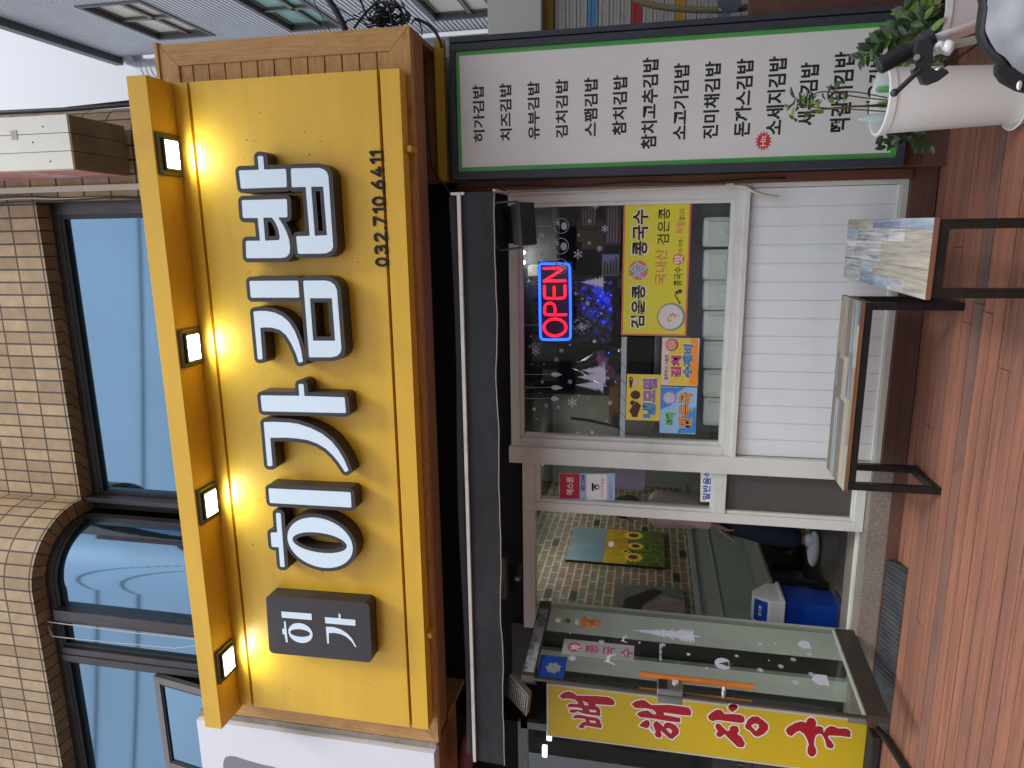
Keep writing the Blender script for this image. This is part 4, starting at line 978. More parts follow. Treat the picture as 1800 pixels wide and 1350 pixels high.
# ============================================================ INSIDE THE SHOP
# tube lights
for k, (x, y) in enumerate(((-.15, 5.3), (-.15, 6.6), (-2.25, 5.5), (-2.2, 6.9))):
    t = empty('ceiling_light', (x, y, 2.52), ['fluorescent ceiling light near the front window, right row', 'fluorescent ceiling light at the back, right row', 'fluorescent ceiling light above the inner doorway side', 'fluorescent ceiling light at the back over the brick wall side'][k], 'ceiling light', 'ceiling lights in the shop')
    MB().box(x-.09, x+.09, y-.3, y+.3, 2.515, 2.549).build('fitting', M_white, t)
    b = MB(); b.tube([(x-.04, y-.28, 2.495), (x-.04, y+.28, 2.495)], .014, 10); b.tube([(x+.04, y-.28, 2.495), (x+.04, y+.28, 2.495)], .014, 10); b.build('tube', M_tubeL, t, smooth=True)
    ld = bpy.data.lights.new('tube_light', 'AREA'); ld.energy = 1.5; ld.shape = 'RECTANGLE'; ld.size = .18; ld.size_y = .6; ld.color = (1, .97, .86)
    lo_ = bpy.data.objects.new('tube_light', ld); C.objects.link(lo_); lo_.parent = t; lo_.location = (0, 0, -.06)
# steel counter and food pans behind the window
ct = empty('serving_counter', (-.5, 4.4, .16), 'dull steel serving counter standing behind the shop window', 'counter')
M_steel = mat('dull_steel', L((142, 148, 136)), .42, .1, var=.1, vs=3, stretch=(1, 1, 3))
MB().box(-1.22, .22, 4.36, 4.85, .16, 1.40).build('cabinet', M_steel, ct, bevel=.01)
MB().box(-1.24, .24, 4.34, 4.87, 1.40, 1.43).build('top_rail', mat('rail_steel', L((120, 122, 112)), .35, .5), ct, bevel=.005)
M_pan = mat('pan_steel', L((232, 234, 222)), .22, .1)
px_ = [(383, 432), (440, 490), (494, 543), (548, 596), (601, 646), (651, 696), (700, 746)]
for k, (ya, yb) in enumerate(px_):
    p, q = aY(1265, yb, 4.29), aY(1265, ya, 4.29); zt, zb = aY(1238, ya, 4.29).z, aY(1294, ya, 4.29).z
    nm = ['first', 'second', 'third', 'fourth', 'fifth', 'sixth', 'seventh'][k]
    fp = empty('food_pan', ((p.x+q.x)/2, 4.29, zb), 'rounded steel food pan lid, %s from the right in the row low in the window' % nm, 'food pan', 'steel food pan lids behind the window')
    b = MB(); b.box(p.x-.008, q.x+.008, 4.27, 4.34, zb, zt+.006); b.build('lid', M_pan, fp, bevel=.03)
    b = MB(); b.box(p.x+.022, q.x-.022, 4.258, 4.268, zb+.022, zt-.022); b.build('lid_panel', M_pan, fp, bevel=.008)
    b = MB(); b.tube([((p.x+q.x)/2, 4.258, (zt+zb)/2-.02), ((p.x+q.x)/2, 4.243, (zt+zb)/2-.02)], .010, 12); b.build('knob', mat('pan_knob', L((235, 238, 228)), .3), fp, auto=40)
sh = empty('pan_shelf', (-.5, 4.3, .97), 'steel ledge carrying the row of food pan lids', 'shelf')
MB().box(-1.24, .20, 4.22, 4.35, .985, 1.0).build('ledge', M_steel, sh)
# onions in a clear bag
ob = empty('onion_bag', (-.77, 4.32, 1.55), 'clear plastic bag of pink onions hanging inside the window under the OPEN sign', 'bag of onions')
r6 = random.Random(11); b = MB()
for k in range(11):
    p = aY(1066+r6.uniform(-16, 22), 640+r6.uniform(-16, 26), 4.34+r6.uniform(-.04, .05)); b.ball(p, r6.uniform(.028, .038), 12, 8)
b.build('onions', mat('onion_skin', L((176, 96, 100)), .35, vs=14, col2=L((150, 110, 120))), ob, smooth=True)
b = MB(); c0 = aY(1064, 645, 4.34); pr_ = [(.02, .22), (.035, .15), (.11, .05), (.135, -.03), (.12, -.1), (.05, -.13), (.0, -.135)]
b.lathe(c0, pr_, 22); o = b.build('plastic_bag', glassmat('clear_plastic', (.86, .86, .92), 1.0, .12), ob, smooth=True)
for v in o.data.vertices: v.co += Vector((r6.uniform(-1, 1), r6.uniform(-1, 1), r6.uniform(-1, 1)))*.006
# shelf unit with boxes inside the window
ks = empty('kitchen_shelf', (-.5, 5.3, .16), 'dark shelf unit with kitchen supplies deep inside behind the window', 'shelf')
b = MB()
for z in (1.45, 1.80, 2.15): b.box(-1.2, 1.0, 5.2, 5.6, z, z+.02)
for x in (-1.2, -.3, .55, .98): b.box(x, x+.02, 5.2, 5.6, .16, 2.4)
b.box(-1.2, 1.0, 5.6, 5.62, .16, 2.5); b.build('frame', M_dkgrey, ks)
cols = [(120, 96, 72), (70, 74, 78), (150, 150, 146), (60, 46, 44), (96, 40, 40), (44, 60, 92)]
for k in range(22):
    x = -1.15+r6.random()*2.0; z = r6.choice((1.471, 1.821, 2.171)); wv, hv = r6.uniform(.08, .2), r6.uniform(.08, .25)
    lb = ['carton', 'tin', 'jar']
    MB().box(x, x+wv, 5.24+.001*k, 5.5, z, z+hv).build('carton', mat('carton_%d' % (k % 6), L(cols[k % 6]), .6, var=.15, vs=9), ks, bevel=.004)
bx = MB(); p, q = aY(1089, 741, 4.55), aY(1071, 681, 4.55); bx.box(p.x, q.x, 4.55, 4.7, p.z, q.z); bx.cm = 1; bx.box(p.x-.02, p.x+.06, 4.5, 4.545, p.z, q.z-.02)
tag(bx.build('cardboard_box', [mat('cardboard', L((168, 112, 60)), .7, var=.08), mat('navy_card', L((34, 44, 84)), .6)], None, bevel=.003), 'tan cardboard box with a navy end behind the left side of the window', 'box')
ar = MB(); ar.tube([aY(1004, 735, 4.6), aY(1040, 740, 4.58), aY(1090, 752, 4.5), aY(1092, 790, 4.4)], .012, 8); tag(ar.build('shelf_rail', M_black, None, smooth=True), 'black metal rail crossing behind the left end of the window', 'rail')
# papers on the wall at right seen through glass
for (x0, y0, x1, y1, lb, cl) in ((1058, 447, 1088, 485, 'printed notice sheet hanging inside the window above the yellow poster', (150, 148, 158)), (1064, 345, 1092, 430, 'dark red menu board inside the window at the upper right', (96, 52, 50)), (1020, 345, 1050, 400, 'dim red sheet pinned far inside near the ceiling lights', (70, 36, 38))):
    X0_, X1_, Z0_, Z1_ = rectY(x0, y0, x1, y1, 4.42)
    n_ = empty('notice', ((X0_+X1_)/2, 4.42, Z0_), lb, 'notice'); MB().box(X0_, X1_, 4.42, 4.423, Z0_, Z1_).build('sheet', mat('notice_%d' % x0, L(cl), .6, var=.1), n_)
    b = MB(); k = 0
    while Z1_-.02-.018*k > Z0_+.01:
        b.box(X0_+.012, X0_+.012+(X1_-X0_-.024)*r6.uniform(.5, 1), 4.4185, 4.4199, Z1_-.022-.018*k, Z1_-.014-.018*k); k += 1
    b.build('print_lines', M_bink if x0 == 1058 else mat('faded_print', L((150, 130, 128)), .6), n_)
# wall menu board behind the side window
X0_, X1_, Z0_, Z1_ = rectY(1080, 812, 1134, 861, 4.6)
nb = empty('wall_board', (X0_, 4.6, Z0_), 'pale lilac rounded board seen through the narrow side window', 'board')
curve_solid(outline([[(X0_, Z0_), (X1_+.2, Z0_), (X1_+.2, Z1_), (X0_, Z1_)]], [], 0, .02), 'panel', mat('lilac_board', L((176, 160, 190)), .4, var=.05), nb, FR(0), -4.62, -4.6)
# framed pictures on the brick wall (x = -2.8)
def wallrect(a, b_, X): p, q = aX(a[0], a[1], X), aX(b_[0], b_[1], X); return p, q
WX = -2.775
FRW = (Vector((WX, 0, 0)), Vector((0, -1, 0)), Vector((0, 0, 1)), Vector((1, 0, 0)))
FRW = (Vector((WX, 0, 0)), Vector((0, 1, 0)), Vector((0, 0, 1)), Vector((1, 0, 0)))
pa = aX(1002, 953, WX)
ya0, ya1 = aX(1003, 984, WX).y, aX(1003, 925, WX).y; za0, za1 = aX(1168, 965, WX).z, aX(1002, 953, WX).z
pc = empty('sunflower_painting', (WX, ya0, za0), 'tall canvas print of sunflowers under a setting sun on the brick wall', 'painting')
MB().box(-2.799, WX, ya0, ya1, za0, za1).build('canvas_block', mat('canvas_side', L((60, 55, 45)), .6), pc)
H_ = za1-za0; Wd = ya1-ya0
def band(z0, z1, m, nm): rawdecal([[(ya0, za0+H_*z0), (ya1, za0+H_*z0), (ya1, za0+H_*z1), (ya0, za0+H_*z1)]], nm, m, pc, FRW, .0006, .0006)
band(.62, 1, mat('paint_sky', L((92, 132, 155)), .5, vs=3, col2=L((140, 146, 128))), 'sky_picture'); band(.38, .62, mat('paint_sunset', L((190, 170, 30)), .5, vs=5, col2=L((190, 120, 40))), 'sunset_picture')
band(0, .38, mat('paint_field', L((30, 48, 22)), .6, vs=22, col2=L((120, 135, 50))), 'field_picture')
rawdecal([circ((ya0+ya1)/2+.02, za0+H_*.56, Wd*.09, 20, H_*.03)], 'sun_picture', M_wink, pc, FRW, .0014, .0004)
for k, (u, v, r_) in enumerate(((.2, .32, .15), (.52, .30, .13), (.84, .33, .16), (.35, .40, .07))):
    cy_, cz_ = ya0+Wd*u, za0+H_*v; R_ = Wd*r_*.9
    rawdecal([star(cy_, cz_, R_, 14, .72)], 'sunflower_picture', mat('petal', L((232, 200, 60)), .5), pc, FRW, .0014+.0003*k, .0002)
    rawdecal([circ(cy_, cz_, R_*.45, 16)], 'sunflower_centre', mat('seed_head', L((92, 50, 22)), .6), pc, FRW, .0030, .0003)
y0_, y1_ = aX(1085, 1100, WX).y, aX(1085, 1025, WX).y; z0_, z1_ = aX(1204, 1060, WX).z, aX(1083, 1030, WX).z
y0_ = 4.42
p2 = empty('photo_print', (WX, y0_, z0_), 'grey photo print of a cloth draped figure on the brick wall nearer the glass door', 'picture')
MB().box(-2.799, WX, y0_, y1_, z0_, z1_).build('print_block', mat('print_ground', L((92, 92, 84)), .5, vs=12, col2=L((110, 110, 100))), p2)
Wd, H_ = y1_-y0_, z1_-z0_
rawdecal([[(y0_, z0_), (y0_+Wd*.75, z0_), (y0_+Wd*.8, z0_+H_*.3), (y0_+Wd*.55, z0_+H_*.62), (y0_, z0_+H_*.66)]], 'shirt_picture', mat('print_shirt', L((150, 132, 128)), .5, vs=9, col2=L((120, 104, 100))), p2, FRW, .0006, .0005)
rawdecal([[(y0_+Wd*.35, z0_+H_*.62), (y0_+Wd*.6, z0_+H_*.6), (y0_+Wd*.9, z0_+H_*.3), (y0_+Wd*.95, z0_+H_*.45), (y0_+Wd*.7, z0_+H_*.85), (y0_+Wd*.3, z0_+H_*.9)]], 'hair_picture', M_bink, p2, FRW, .0012, .0004)
for (x, y) in ((968, 892), (1048, 919), (972, 953), (1139, 932), (960, 1042), (1183, 1014), (1195, 973), (1010, 1047)):
    p = aX(x, y, -2.797); yb_ = round(p.y/.205)*.205; zb2_ = int(p.z/.068)*.068
    MB().box(-2.80, -2.7965, p.y-.07, p.y+.07, zb2_+.005, zb2_+.063).build('dark_brick', mat('dark_brick', L((48, 50, 44)), .6, var=.2, vs=10), shop)
# long low bench inside along the wall
M_btop = mat('bench_laminate_dim', L((120, 122, 112)), .4, var=.12, vs=3)
ib = empty('indoor_bench', (-2.6, 4.81, .16), 'long black framed bench with a pale top along the wall inside the door', 'bench')
zt = aY(1352, 1021, 4.81).z
MB().box(-2.76, -2.43, 4.80, 6.9, zt-.02, zt+.0).build('seat', M_btop, ib, bevel=.003)
b = MB()
for y_ in (4.82, 5.65, 6.5):
    for x_ in (-2.47, -2.76):
        b = MB(); b.box(x_, x_+.035, y_, y_+.035, .195 if y_ < 6 else .161, zt-.055); b.build('leg', M_black, ib)
b = MB(); b.box(-2.47, -2.435, 4.82, 6.88, zt-.055, zt-.02); b.box(-2.76, -2.725, 4.82, 6.88, zt-.055, zt-.02)
for y_ in (4.82, 5.65): b.box(-2.76, -2.435, y_, y_+.035, .16, .195); b.box(-2.725, -2.47, y_, y_+.034, zt-.054, zt-.021)
b.build('rail', M_black, ib)
ip = empty('potted_plant', (-2.6, 5.95, .16), 'small grey pot with a sprig standing under the indoor bench', 'potted plant')
b = MB(); b.lathe((-2.6, 5.95, .16), [(.0, 0), (.09, 0), (.12, .10), (.105, .2), (.095, .2), (.1, .17), (0, .17)], 26); b.build('pot', mat('grey_pot', L((128, 128, 118)), .6, var=.1), ip, auto=40)
b = MB()
for k in range(8):
    a = k*.8; p = Vector((-2.6, 5.95, .33)); q = p+Vector((.07*cos(a), .07*sin(a), .1+.02*(k % 3))); b.tube([p, q], .002, 5); b.ball(q, (.018, .012, .008), 8, 5)
b.build('sprig', mat('sprig', L((48, 62, 40)), .5), ip)
# bin
zb_ = .16
bn = empty('waste_bin', (-2.555, 4.65, zb_), 'blue plastic waste bin with white swing lid and clear liner inside the doorway', 'waste bin')
bx0, bx1, by0, by1 = -2.675, -2.445, 4.52, 4.78
def frust(mb, x0, x1, y0, y1, z0, z1, tx, ty):
    mb.hexa([(x0,y0,z0),(x1,y0,z0),(x1,y1,z0),(x0,y1,z0)], [(x0-tx,y0-ty,z1),(x1+tx,y0-ty,z1),(x1+tx,y1+ty,z1),(x0-tx,y1+ty,z1)])
M_bin = mat('blue_plastic', L((18, 66, 165)), .35, var=.05)
b = MB(); frust(b, bx0+.015, bx1-.015, by0+.015, by1-.015, zb_, .50, .012, .012); b.build('body', M_bin, bn, bevel=.012)
b = MB(); frust(b, bx0-.004, bx1+.004, by0-.004, by1+.004, .40, .505, .004, .004)
b.build('liner', glassmat('liner_plastic', (.82, .86, .92), 1, .25), bn)
b = MB(); frust(b, bx0-.01, bx1+.01, by0-.01, by1+.01, .506, .53, .0, .0); frust(b, bx0, bx1, by0, by1, .53, .60, -.004, -.004)
b.hexa([(bx0+.004,by0+.004,.60),(bx1-.004,by0+.004,.60),(bx1-.004,by1-.004,.60),(bx0+.004,by1-.004,.60)], [(bx0+.02,by0+.10,.70),(bx1-.02,by0+.10,.70),(bx1-.02,by1-.10,.70),(bx0+.02,by1-.10,.70)])
b.build('lid', mat('white_plastic', L((212, 212, 208)), .35), bn, bevel=.006)
fa = Vector((bx0+.004, by0+.004, .60)); fbv = Vector((bx0+.02, by0+.10, .70))
upv = (Vector((0, by0+.10, .70))-Vector((0, by0+.004, .60))).normalized(); nv = Vector((0, -upv.z, upv.y))
FRB = (Vector((-2.56, by0+.004, .60))+nv*.001, Vector((1, 0, 0)), upv, nv)
o = rawdecal([[(-.09, .02), (.09, .02), (.078, .125), (-.078, .125)]], 'lid_flap', mat('blue_label', L((20, 66, 160)), .4), bn, FRB, .0, .002)
textfit('휴지통', 'lid_lettering', M_wink, bn, FRB, (-.035, .045, .062, .088), .0006, .01, .0022)
# floor scraper mat
fm = MB(); fm.box(-2.62, -2.38, 4.47, 4.62, .165, .172); tag(fm.build('floor_cloth', mat('navy_cloth', L((38, 46, 78)), .7, var=.2, vs=20), None, bevel=.002), 'small navy cloth lying by the threshold in front of the bin', 'cloth')

# ---------------------------------------------------------------- person inside the doorway
def skin(name, verts, edges, radii, m, parent, sub=2, root=0):
    me = bpy.data.meshes.new(name); me.from_pydata([Vector(v) for v in verts], edges, [])
    o = bpy.data.objects.new(name, me); C.objects.link(o)
    mo = o.modifiers.new('skin', 'SKIN'); mo.use_smooth_shade = True
    for i, r in enumerate(radii):
        sv = me.skin_vertices[0].data[i]; sv.radius = (r, r) if not isinstance(r, tuple) else r; sv.use_root = (i == root)
    sb = o.modifiers.new('sub', 'SUBSURF'); sb.levels = sub; sb.render_levels = sub
    dg = bpy.context.evaluated_depsgraph_get(); nm = bpy.data.meshes.new_from_object(o.evaluated_get(dg))
    bpy.data.objects.remove(o)
    po = Vector((0, 0, 0)); p = parent
    while p is not None: po += p.location; p = p.parent
    nm.transform(Matrix.Translation(-po)); nm.name = name; nm.materials.clear(); nm.materials.append(m)
    ob_ = bpy.data.objects.new(name, nm); C.objects.link(ob_); ob_.parent = parent
    return ob_
BX, BYp, FZ = -2.13, 5.25, .16
pe = empty('person', (BX, BYp, FZ), 'person in pink shirt, navy trousers and white trainers holding a phone inside the doorway', 'person')
HS = .89
def W(u, v, z): return (BX-u*HS, BYp+v*HS, FZ+z*HS)       # u = forward (towards -x), v = to the person's left... depth
M_skin = mat('skin', L((176, 128, 104)), .5)
hs_ = .98
bv = [W(0,0,.92), W(0,0,1.08), W(-.01,0,1.25), W(-.01,0,1.38), W(.0,0,1.46), W(.02,0,1.53), W(.03,0,1.60), W(.02,0,1.67),
      W(0,-.09,.88), W(.10,-.10,.49), W(.15,-.10,.10), W(.28,-.10,.045),
      W(0,.09,.88), W(.01,.10,.48), W(-.06,.10,.09), W(.07,.10,.045),
      W(-.01,-.17,1.37), W(-.03,-.22,1.10), W(.02,-.22,.88), W(.04,-.22,.82),
      W(-.01,.17,1.37), W(-.03,.22,1.12), W(.14,.16,1.02), W(.21,.13,1.05)]
be = [(0,1),(1,2),(2,3),(3,4),(4,5),(5,6),(6,7),(0,8),(8,9),(9,10),(10,11),(0,12),(12,13),(13,14),(14,15),(3,16),(16,17),(17,18),(18,19),(3,20),(20,21),(21,22),(22,23)]
br_ = [.12,.11,.125,.11,.05,.075,.085,.06,.08,.055,.036,.03,.08,.055,.036,.03,.05,.038,.028,.03,.05,.038,.028,.03]
# fingers on the phone hand
for k, dv in enumerate((-.03, -.01, .01, .028)):
    i0 = len(bv); ln = (.055, .065, .06, .045)[k]
    bv += [W(.05+dv*.5, -.22+dv, .79), W(.06+dv*.5, -.22+dv, .79-ln*.7), W(.05+dv*.5, -.21+dv, .79-ln*1.2)]; be += [(19, i0), (i0, i0+1), (i0+1, i0+2)]; br_ += [.0095, .0085, .007]
i0 = len(bv); bv += [W(.075, -.20, .81), W(.10, -.195, .78)]; be += [(19, i0), (i0, i0+1)]; br_ += [.010, .008]
skin('body', bv, be, br_, M_skin, pe)
hd_ = MB(); hd_.ball(W(.0, 0, 1.655), (.095, .085, .10), 18, 12); hd_.ball(W(-.03, 0, 1.60), (.08, .082, .09), 16, 10); hd_.build('hair', mat('black_hair', (.01, .009, .008), .5), pe, smooth=True)
fc = MB()
for s_ in (-1, 1): fc.ball(W(.105, s_*.03, 1.61), (.01, .012, .007), 8, 6)
fc.build('eye', M_black, pe); fc = MB(); fc.ball(W(.118, 0, 1.58), (.018, .011, .018), 8, 6); fc.ball(W(.10, 0, 1.54), (.012, .024, .006), 8, 6); fc.build('nose_and_mouth', M_skin, pe, smooth=True)
skin('shirt', [W(0,0,.93), W(0,0,1.1), W(-.01,0,1.26), W(-.01,0,1.39), W(0,0,1.46), W(-.01,-.18,1.37), W(-.03,-.225,1.11), W(.018,-.22,.885), W(-.01,.18,1.37), W(-.035,.23,1.13), W(.06,.19,1.05)],
     [(0,1),(1,2),(2,3),(3,4),(3,5),(5,6),(6,7),(3,8),(8,9),(9,10)], [.15,.145,.155,.135,.065,.07,.062,.048,.07,.062,.048], mat('pink_shirt', L((204, 180, 184)), .75, var=.06, vs=8, bump=.3, bs=9), pe)
skin('trousers', [W(0,0,.94), W(0,0,.86), W(0,-.10,.82), W(.10,-.11,.47), W(.15,-.11,.14), W(0,.10,.82), W(.01,.11,.46), W(-.06,.11,.13)],
     [(0,1),(1,2),(2,3),(3,4),(1,5),(5,6),(6,7)], [.135,.14,.11,.095,.085,.11,.095,.085], mat('navy_trousers', L((38, 46, 66)), .8, var=.15, vs=12, bump=.2, bs=20), pe)
M_shoe = mat('white_shoe', L((214, 212, 226)), .5)
for (u, v) in ((.15, -.11), (-.06, .11)):
    b = MB(); b.ball(W(u+.07, v, .048), (.145, .052, .045), 18, 10); b.ball(W(u-.005, v, .075), (.055, .045, .055), 14, 8)
    s_o = b.build('shoe', M_shoe, pe, smooth=True)
    for vv in s_o.data.vertices:
        vv.co.z = max(vv.co.z, .003)
ph_ = MB(Matrix.Translation(W(.085, -.235, .78)) @ Matrix.Rotation(radians(35), 4, 'Y')); ph_.box(-.004, .004, -.036, .036, -.07, .08)
tag(ph_.build('phone', mat('phone_case', L((196, 190, 186)), .4), None, bevel=.003), 'pale phone held in the hand of the person in the pink shirt', 'phone')

# ============================================================ BENCHES ON THE DECK
PCOL = (((208, 206, 200), (146, 146, 144)), ((122, 136, 154), (172, 178, 182)), ((150, 146, 138), (112, 109, 104)), ((182, 174, 158), (134, 129, 120)), ((104, 118, 138), (158, 164, 168)), ((196, 196, 192), (112, 114, 116)))
PLK = [mat('plank_%d' % i, L(tuple(v*f for v, f in zip(c1, (.92, .86, .76)))), .85, spec=.15, vs=10, stretch=(.3, 6, 1), col2=L(c2), bump=.08, bs=30, lo=.36, hi=.66, dirt=.4, dm=True, dcol=L((84, 84, 86)), ds=6) for i, (c1, c2) in enumerate(PCOL)]
PLX = [mat('plankx_%d' % i, L(c1), .75, spec=.25, vs=10, stretch=(6, .3, 1), col2=L(c2), bump=.08, bs=30, lo=.36, hi=.66, dirt=.4, dm=True, dcol=L((84, 84, 86)), ds=6) for i, (c1, c2) in enumerate(PCOL)]
PLY = mat('ply_edge', L((142, 102, 76)), .6, vs=3, stretch=(1, 1, 60), col2=L((112, 72, 50)))
def bench(label, x0, x1, y0, y1, zt, along, seed, rot=0.):
    e_ = empty('bench', ((x0+x1)/2, (y0+y1)/2, 0), label, 'bench', 'benches on the deck')
    R_ = Matrix.Translation(e_.location) @ Matrix.Rotation(rot, 4, 'Z') @ Matrix.Translation(-e_.location)
    q_ = random.Random(seed)
    b = MB(R_); b.box(x0, x1, y0, y1, zt-.020, zt-.0012); b.build('seat', PLY, e_, bevel=.001)
    b = MB(R_)
    if along == 'y':
        rows_ = [(.0, .055), (.055, .12), (.12, .215), (.215, .262), (.262, 1)]
        t_ = x0
        for a, c in ((0, .18), (.18, .36), (.36, .68), (.68, .86), (.86, 1)):
            xa, xb = x0+(x1-x0)*a, x0+(x1-x0)*c; y_ = y0
            while y_ < y1-.001:
                ye = min(y1, y_+q_.uniform(.16, .5)); b.cm = q_.randrange(6); b.box(xa+.0008, xb-.0008, y_+.0006, ye-.0006, zt-.0012, zt); y_ = ye
        mm = [PLX[i] for i in (0, 1, 2, 3, 4, 5)]
    else:
        for a, c in ((0, .14), (.14, .36), (.36, .58), (.58, .82), (.82, 1)):
            ya, yb = y0+(y1-y0)*a, y0+(y1-y0)*c; x_ = x0
            while x_ < x1-.001:
                xe = min(x1, x_+q_.uniform(.16, .5)); b.cm = q_.randrange(6); b.box(x_+.0006, xe-.0006, ya+.0008, yb-.0008, zt-.0012, zt); x_ = xe
        mm = PLK
    b.build('seat_planks', mm, e_)
    w = .036; i_ = .006; zf = zt-.0202
    for (xx, yy) in ((x0+i_, y0+i_), (x1-i_-w, y0+i_), (x0+i_, y1-i_-w), (x1-i_-w, y1-i_-w)):
        b = MB(R_); b.box(xx, xx+w, yy, yy+w, w+.0002, zf-w-.0002); b.build('leg', M_steelb, e_, bevel=.002)
    b = MB(R_); b.box(x0+i_, x1-i_, y0+i_, y0+i_+w, zf-w, zf); b.box(x0+i_, x1-i_, y1-i_-w, y1-i_, zf-w, zf)
    b.box(x0+i_, x0+i_+w, y0+i_+w, y1-i_-w, zf-w, zf); b.box(x1-i_-w, x1-i_, y0+i_+w, y1-i_-w, zf-w, zf); b.build('top_frame', M_steelb, e_, bevel=.002)
    fb_ = [(x0+i_, x0+i_+w, y0+i_, y1-i_), (x1-i_-w, x1-i_, y0+i_, y1-i_)] if along == 'x' else [(x0+i_, x1-i_, y0+i_, y0+i_+w), (x0+i_, x1-i_, y1-i_-w, y1-i_)]
    for q4 in fb_:
        b = MB(R_); b.box(q4[0], q4[1], q4[2], q4[3], 0, w); b.build('floor_bar', M_steelb, e_, bevel=.002)
    return e_
M_steelb = mat('black_steel', (.016, .015, .015), .42, .2, var=.2, vs=20, dirt=.25, dcol=(.12, .1, .08), ds=30)
bench('weathered plank bench on black legs standing lengthwise against the white siding', -1.295, -.318, 3.60, 3.965, .458, 'x', 4, radians(-.6))
bench('weathered plank bench whose short end faces the street, right of the lengthwise bench', -.232, .066, 2.80, 3.955, .46, 'y', 8, radians(-1.0))
# rubber ramp at the door
rm = MB(); rm.add([(-2.9,FY-.088,.062),(-1.87,FY-.088,.062),(-1.87,FY-.088,.002),(-2.9,FY-.088,.002),(-1.84,FY-.24,.004),(-2.93,FY-.24,.004),(-1.84,FY-.24,.002),(-2.93,FY-.24,.002)],
    [(0,5,4,1),(1,4,6,2),(0,3,7,5),(5,7,6,4),(0,1,2,3),(2,6,7,3)])
Mr = ribmat('rubber_ramp', (.055, .058, .062), 'X', .03, .8, .5, var=.35, vs=9)
tag(rm.build('rubber_ramp', Mr, None), 'black ribbed rubber ramp wedged against the door step', 'ramp')
dw = MB(); p = aZ(1565, 945, .03); dw.hexa([(p.x-.05, p.y-.02, .002), (p.x-.015, p.y-.035, .002), (p.x-.005, p.y+.01, .002), (p.x-.04, p.y+.02, .002)], [(p.x-.03, p.y-.02, .045), (p.x-.015, p.y-.03, .04), (p.x-.005, p.y, .012), (p.x-.03, p.y+.01, .012)])
tag(dw.build('door_wedge', mat('wood_wedge', L((190, 165, 110)), .6, var=.15), None, bevel=.004), 'small pale door wedge lying at the right end of the rubber ramp', 'door wedge')

# ============================================================ PLANTERS
rp_ = random.Random(21)
def leafq(mb, p, d, s_, up=Vector((0, 0, 1)), fold=.25):
    """one pointed, folded leaf from p along d"""
    d = d.normalized(); sd_ = d.cross(up)
    if sd_.length < 1e-3: sd_ = Vector((1, 0, 0))
    sd_.normalize(); n_ = sd_.cross(d).normalized(); Lg, Wd_ = s_, s_*.23
    prof = ((0, .15), (.2, .7), (.45, 1), (.7, .82), (.9, .35), (1, 0)); vs = []
    for t, wv in prof:
        c = p+d*(Lg*t)-n_*(Lg*.18*t*t)
        vs += [c+sd_*(Wd_*wv)+n_*(Wd_*wv*fold), c, c-sd_*(Wd_*wv)+n_*(Wd_*wv*fold)]
    fs = []
    for i in range(len(prof)-1):
        a = i*3; fs += [(a, a+1, a+4, a+3), (a+1, a+2, a+5, a+4)]
    mb.add(vs, fs)
M_leaf = mat('glossy_leaf', L((66, 92, 48)), .3, vs=14, col2=L((38, 62, 34)), spec=.6)
M_leaf2 = mat('young_leaf', L((132, 158, 62)), .3, vs=14, col2=L((88, 124, 48)), spec=.6)
M_stem = mat('stem', L((92, 76, 46)), .6)
M_pot = mat('planter_plastic', L((236, 236, 231)), .32, var=.015, vs=2, dirt=.06, dcol=L((170, 155, 130)), ds=4)
PC = (.545, 3.30)
pl = empty('potted_plant', (PC[0], PC[1], 0), 'tall white cylinder planter with sparse leafy twigs standing in front of the menu sign', 'potted plant')
ztp = .545
b = MB(); b.lathe((PC[0], PC[1], 0), [(0, .012), (.106, .012), (.112, .03), (.130, ztp-.03), (.137, ztp-.03), (.139, ztp-.004), (.136, ztp), (.128, ztp), (.125, ztp-.01), (.122, ztp-.12), (0, ztp-.12)], 56); b.build('pot', M_pot, pl, auto=30)
b = MB(); b.lathe((PC[0], PC[1], 0), [(0, .001), (.118, .001), (.138, .034), (.134, .036), (.115, .010), (0, .010)], 56); b.build('saucer', M_pot, pl, auto=30)
b = MB(); b.lathe((PC[0], PC[1], ztp-.115), [(0, .012), (.06, .01), (.12, .0)], 30); b.build('soil', mat('soil', L((62, 50, 42)), .9, var=.4, vs=60, bump=.6, bs=80), pl)
def up3(x, y, Y=3.30): return aY(x, y, Y)
stems = [[up3(1560, 176), up3(1500, 170, 3.31), up3(1455, 160, 3.32), up3(1432, 163, 3.33), up3(1416, 178, 3.33)],
         [up3(1560, 172), up3(1500, 160), up3(1475, 163), up3(1452, 152)], [up3(1560, 182), up3(1500, 188), up3(1450, 192), up3(1420, 186), up3(1400, 184)],
         [up3(1556, 196), up3(1500, 192), up3(1450, 190), up3(1430, 188)]]
b = MB()
for s_ in stems: b.tube([tuple(v) for v in smoothp([tuple(q) for q in s_], False, 2)], .0028, 6)
b.tube([up3(1560, 186), up3(1500, 187), up3(1445, 192)], .0045, 6); b.build('twigs', M_stem, pl, smooth=True)
b = MB(); b2_ = MB()
for k in range(46):
    cx_, cy_ = (1412+rp_.gauss(0, 12), 186+rp_.gauss(0, 11)) if k < 26 else ((1468+rp_.gauss(0, 10), 158+rp_.gauss(0, 8)) if k < 36 else (rp_.uniform(1430, 1500), rp_.choice((190, 172))+rp_.gauss(0, 3)))
    p = up3(cx_, cy_, 3.31+rp_.uniform(-.04, .05)); d = Vector((rp_.uniform(-1, 1), rp_.uniform(-1, .6), rp_.uniform(-.6, .9)))
    leafq(b if rp_.random() < .6 else b2_, p, d, rp_.uniform(.03, .06), Vector((rp_.uniform(-.4, .4), rp_.uniform(-.8, 0), 1)))
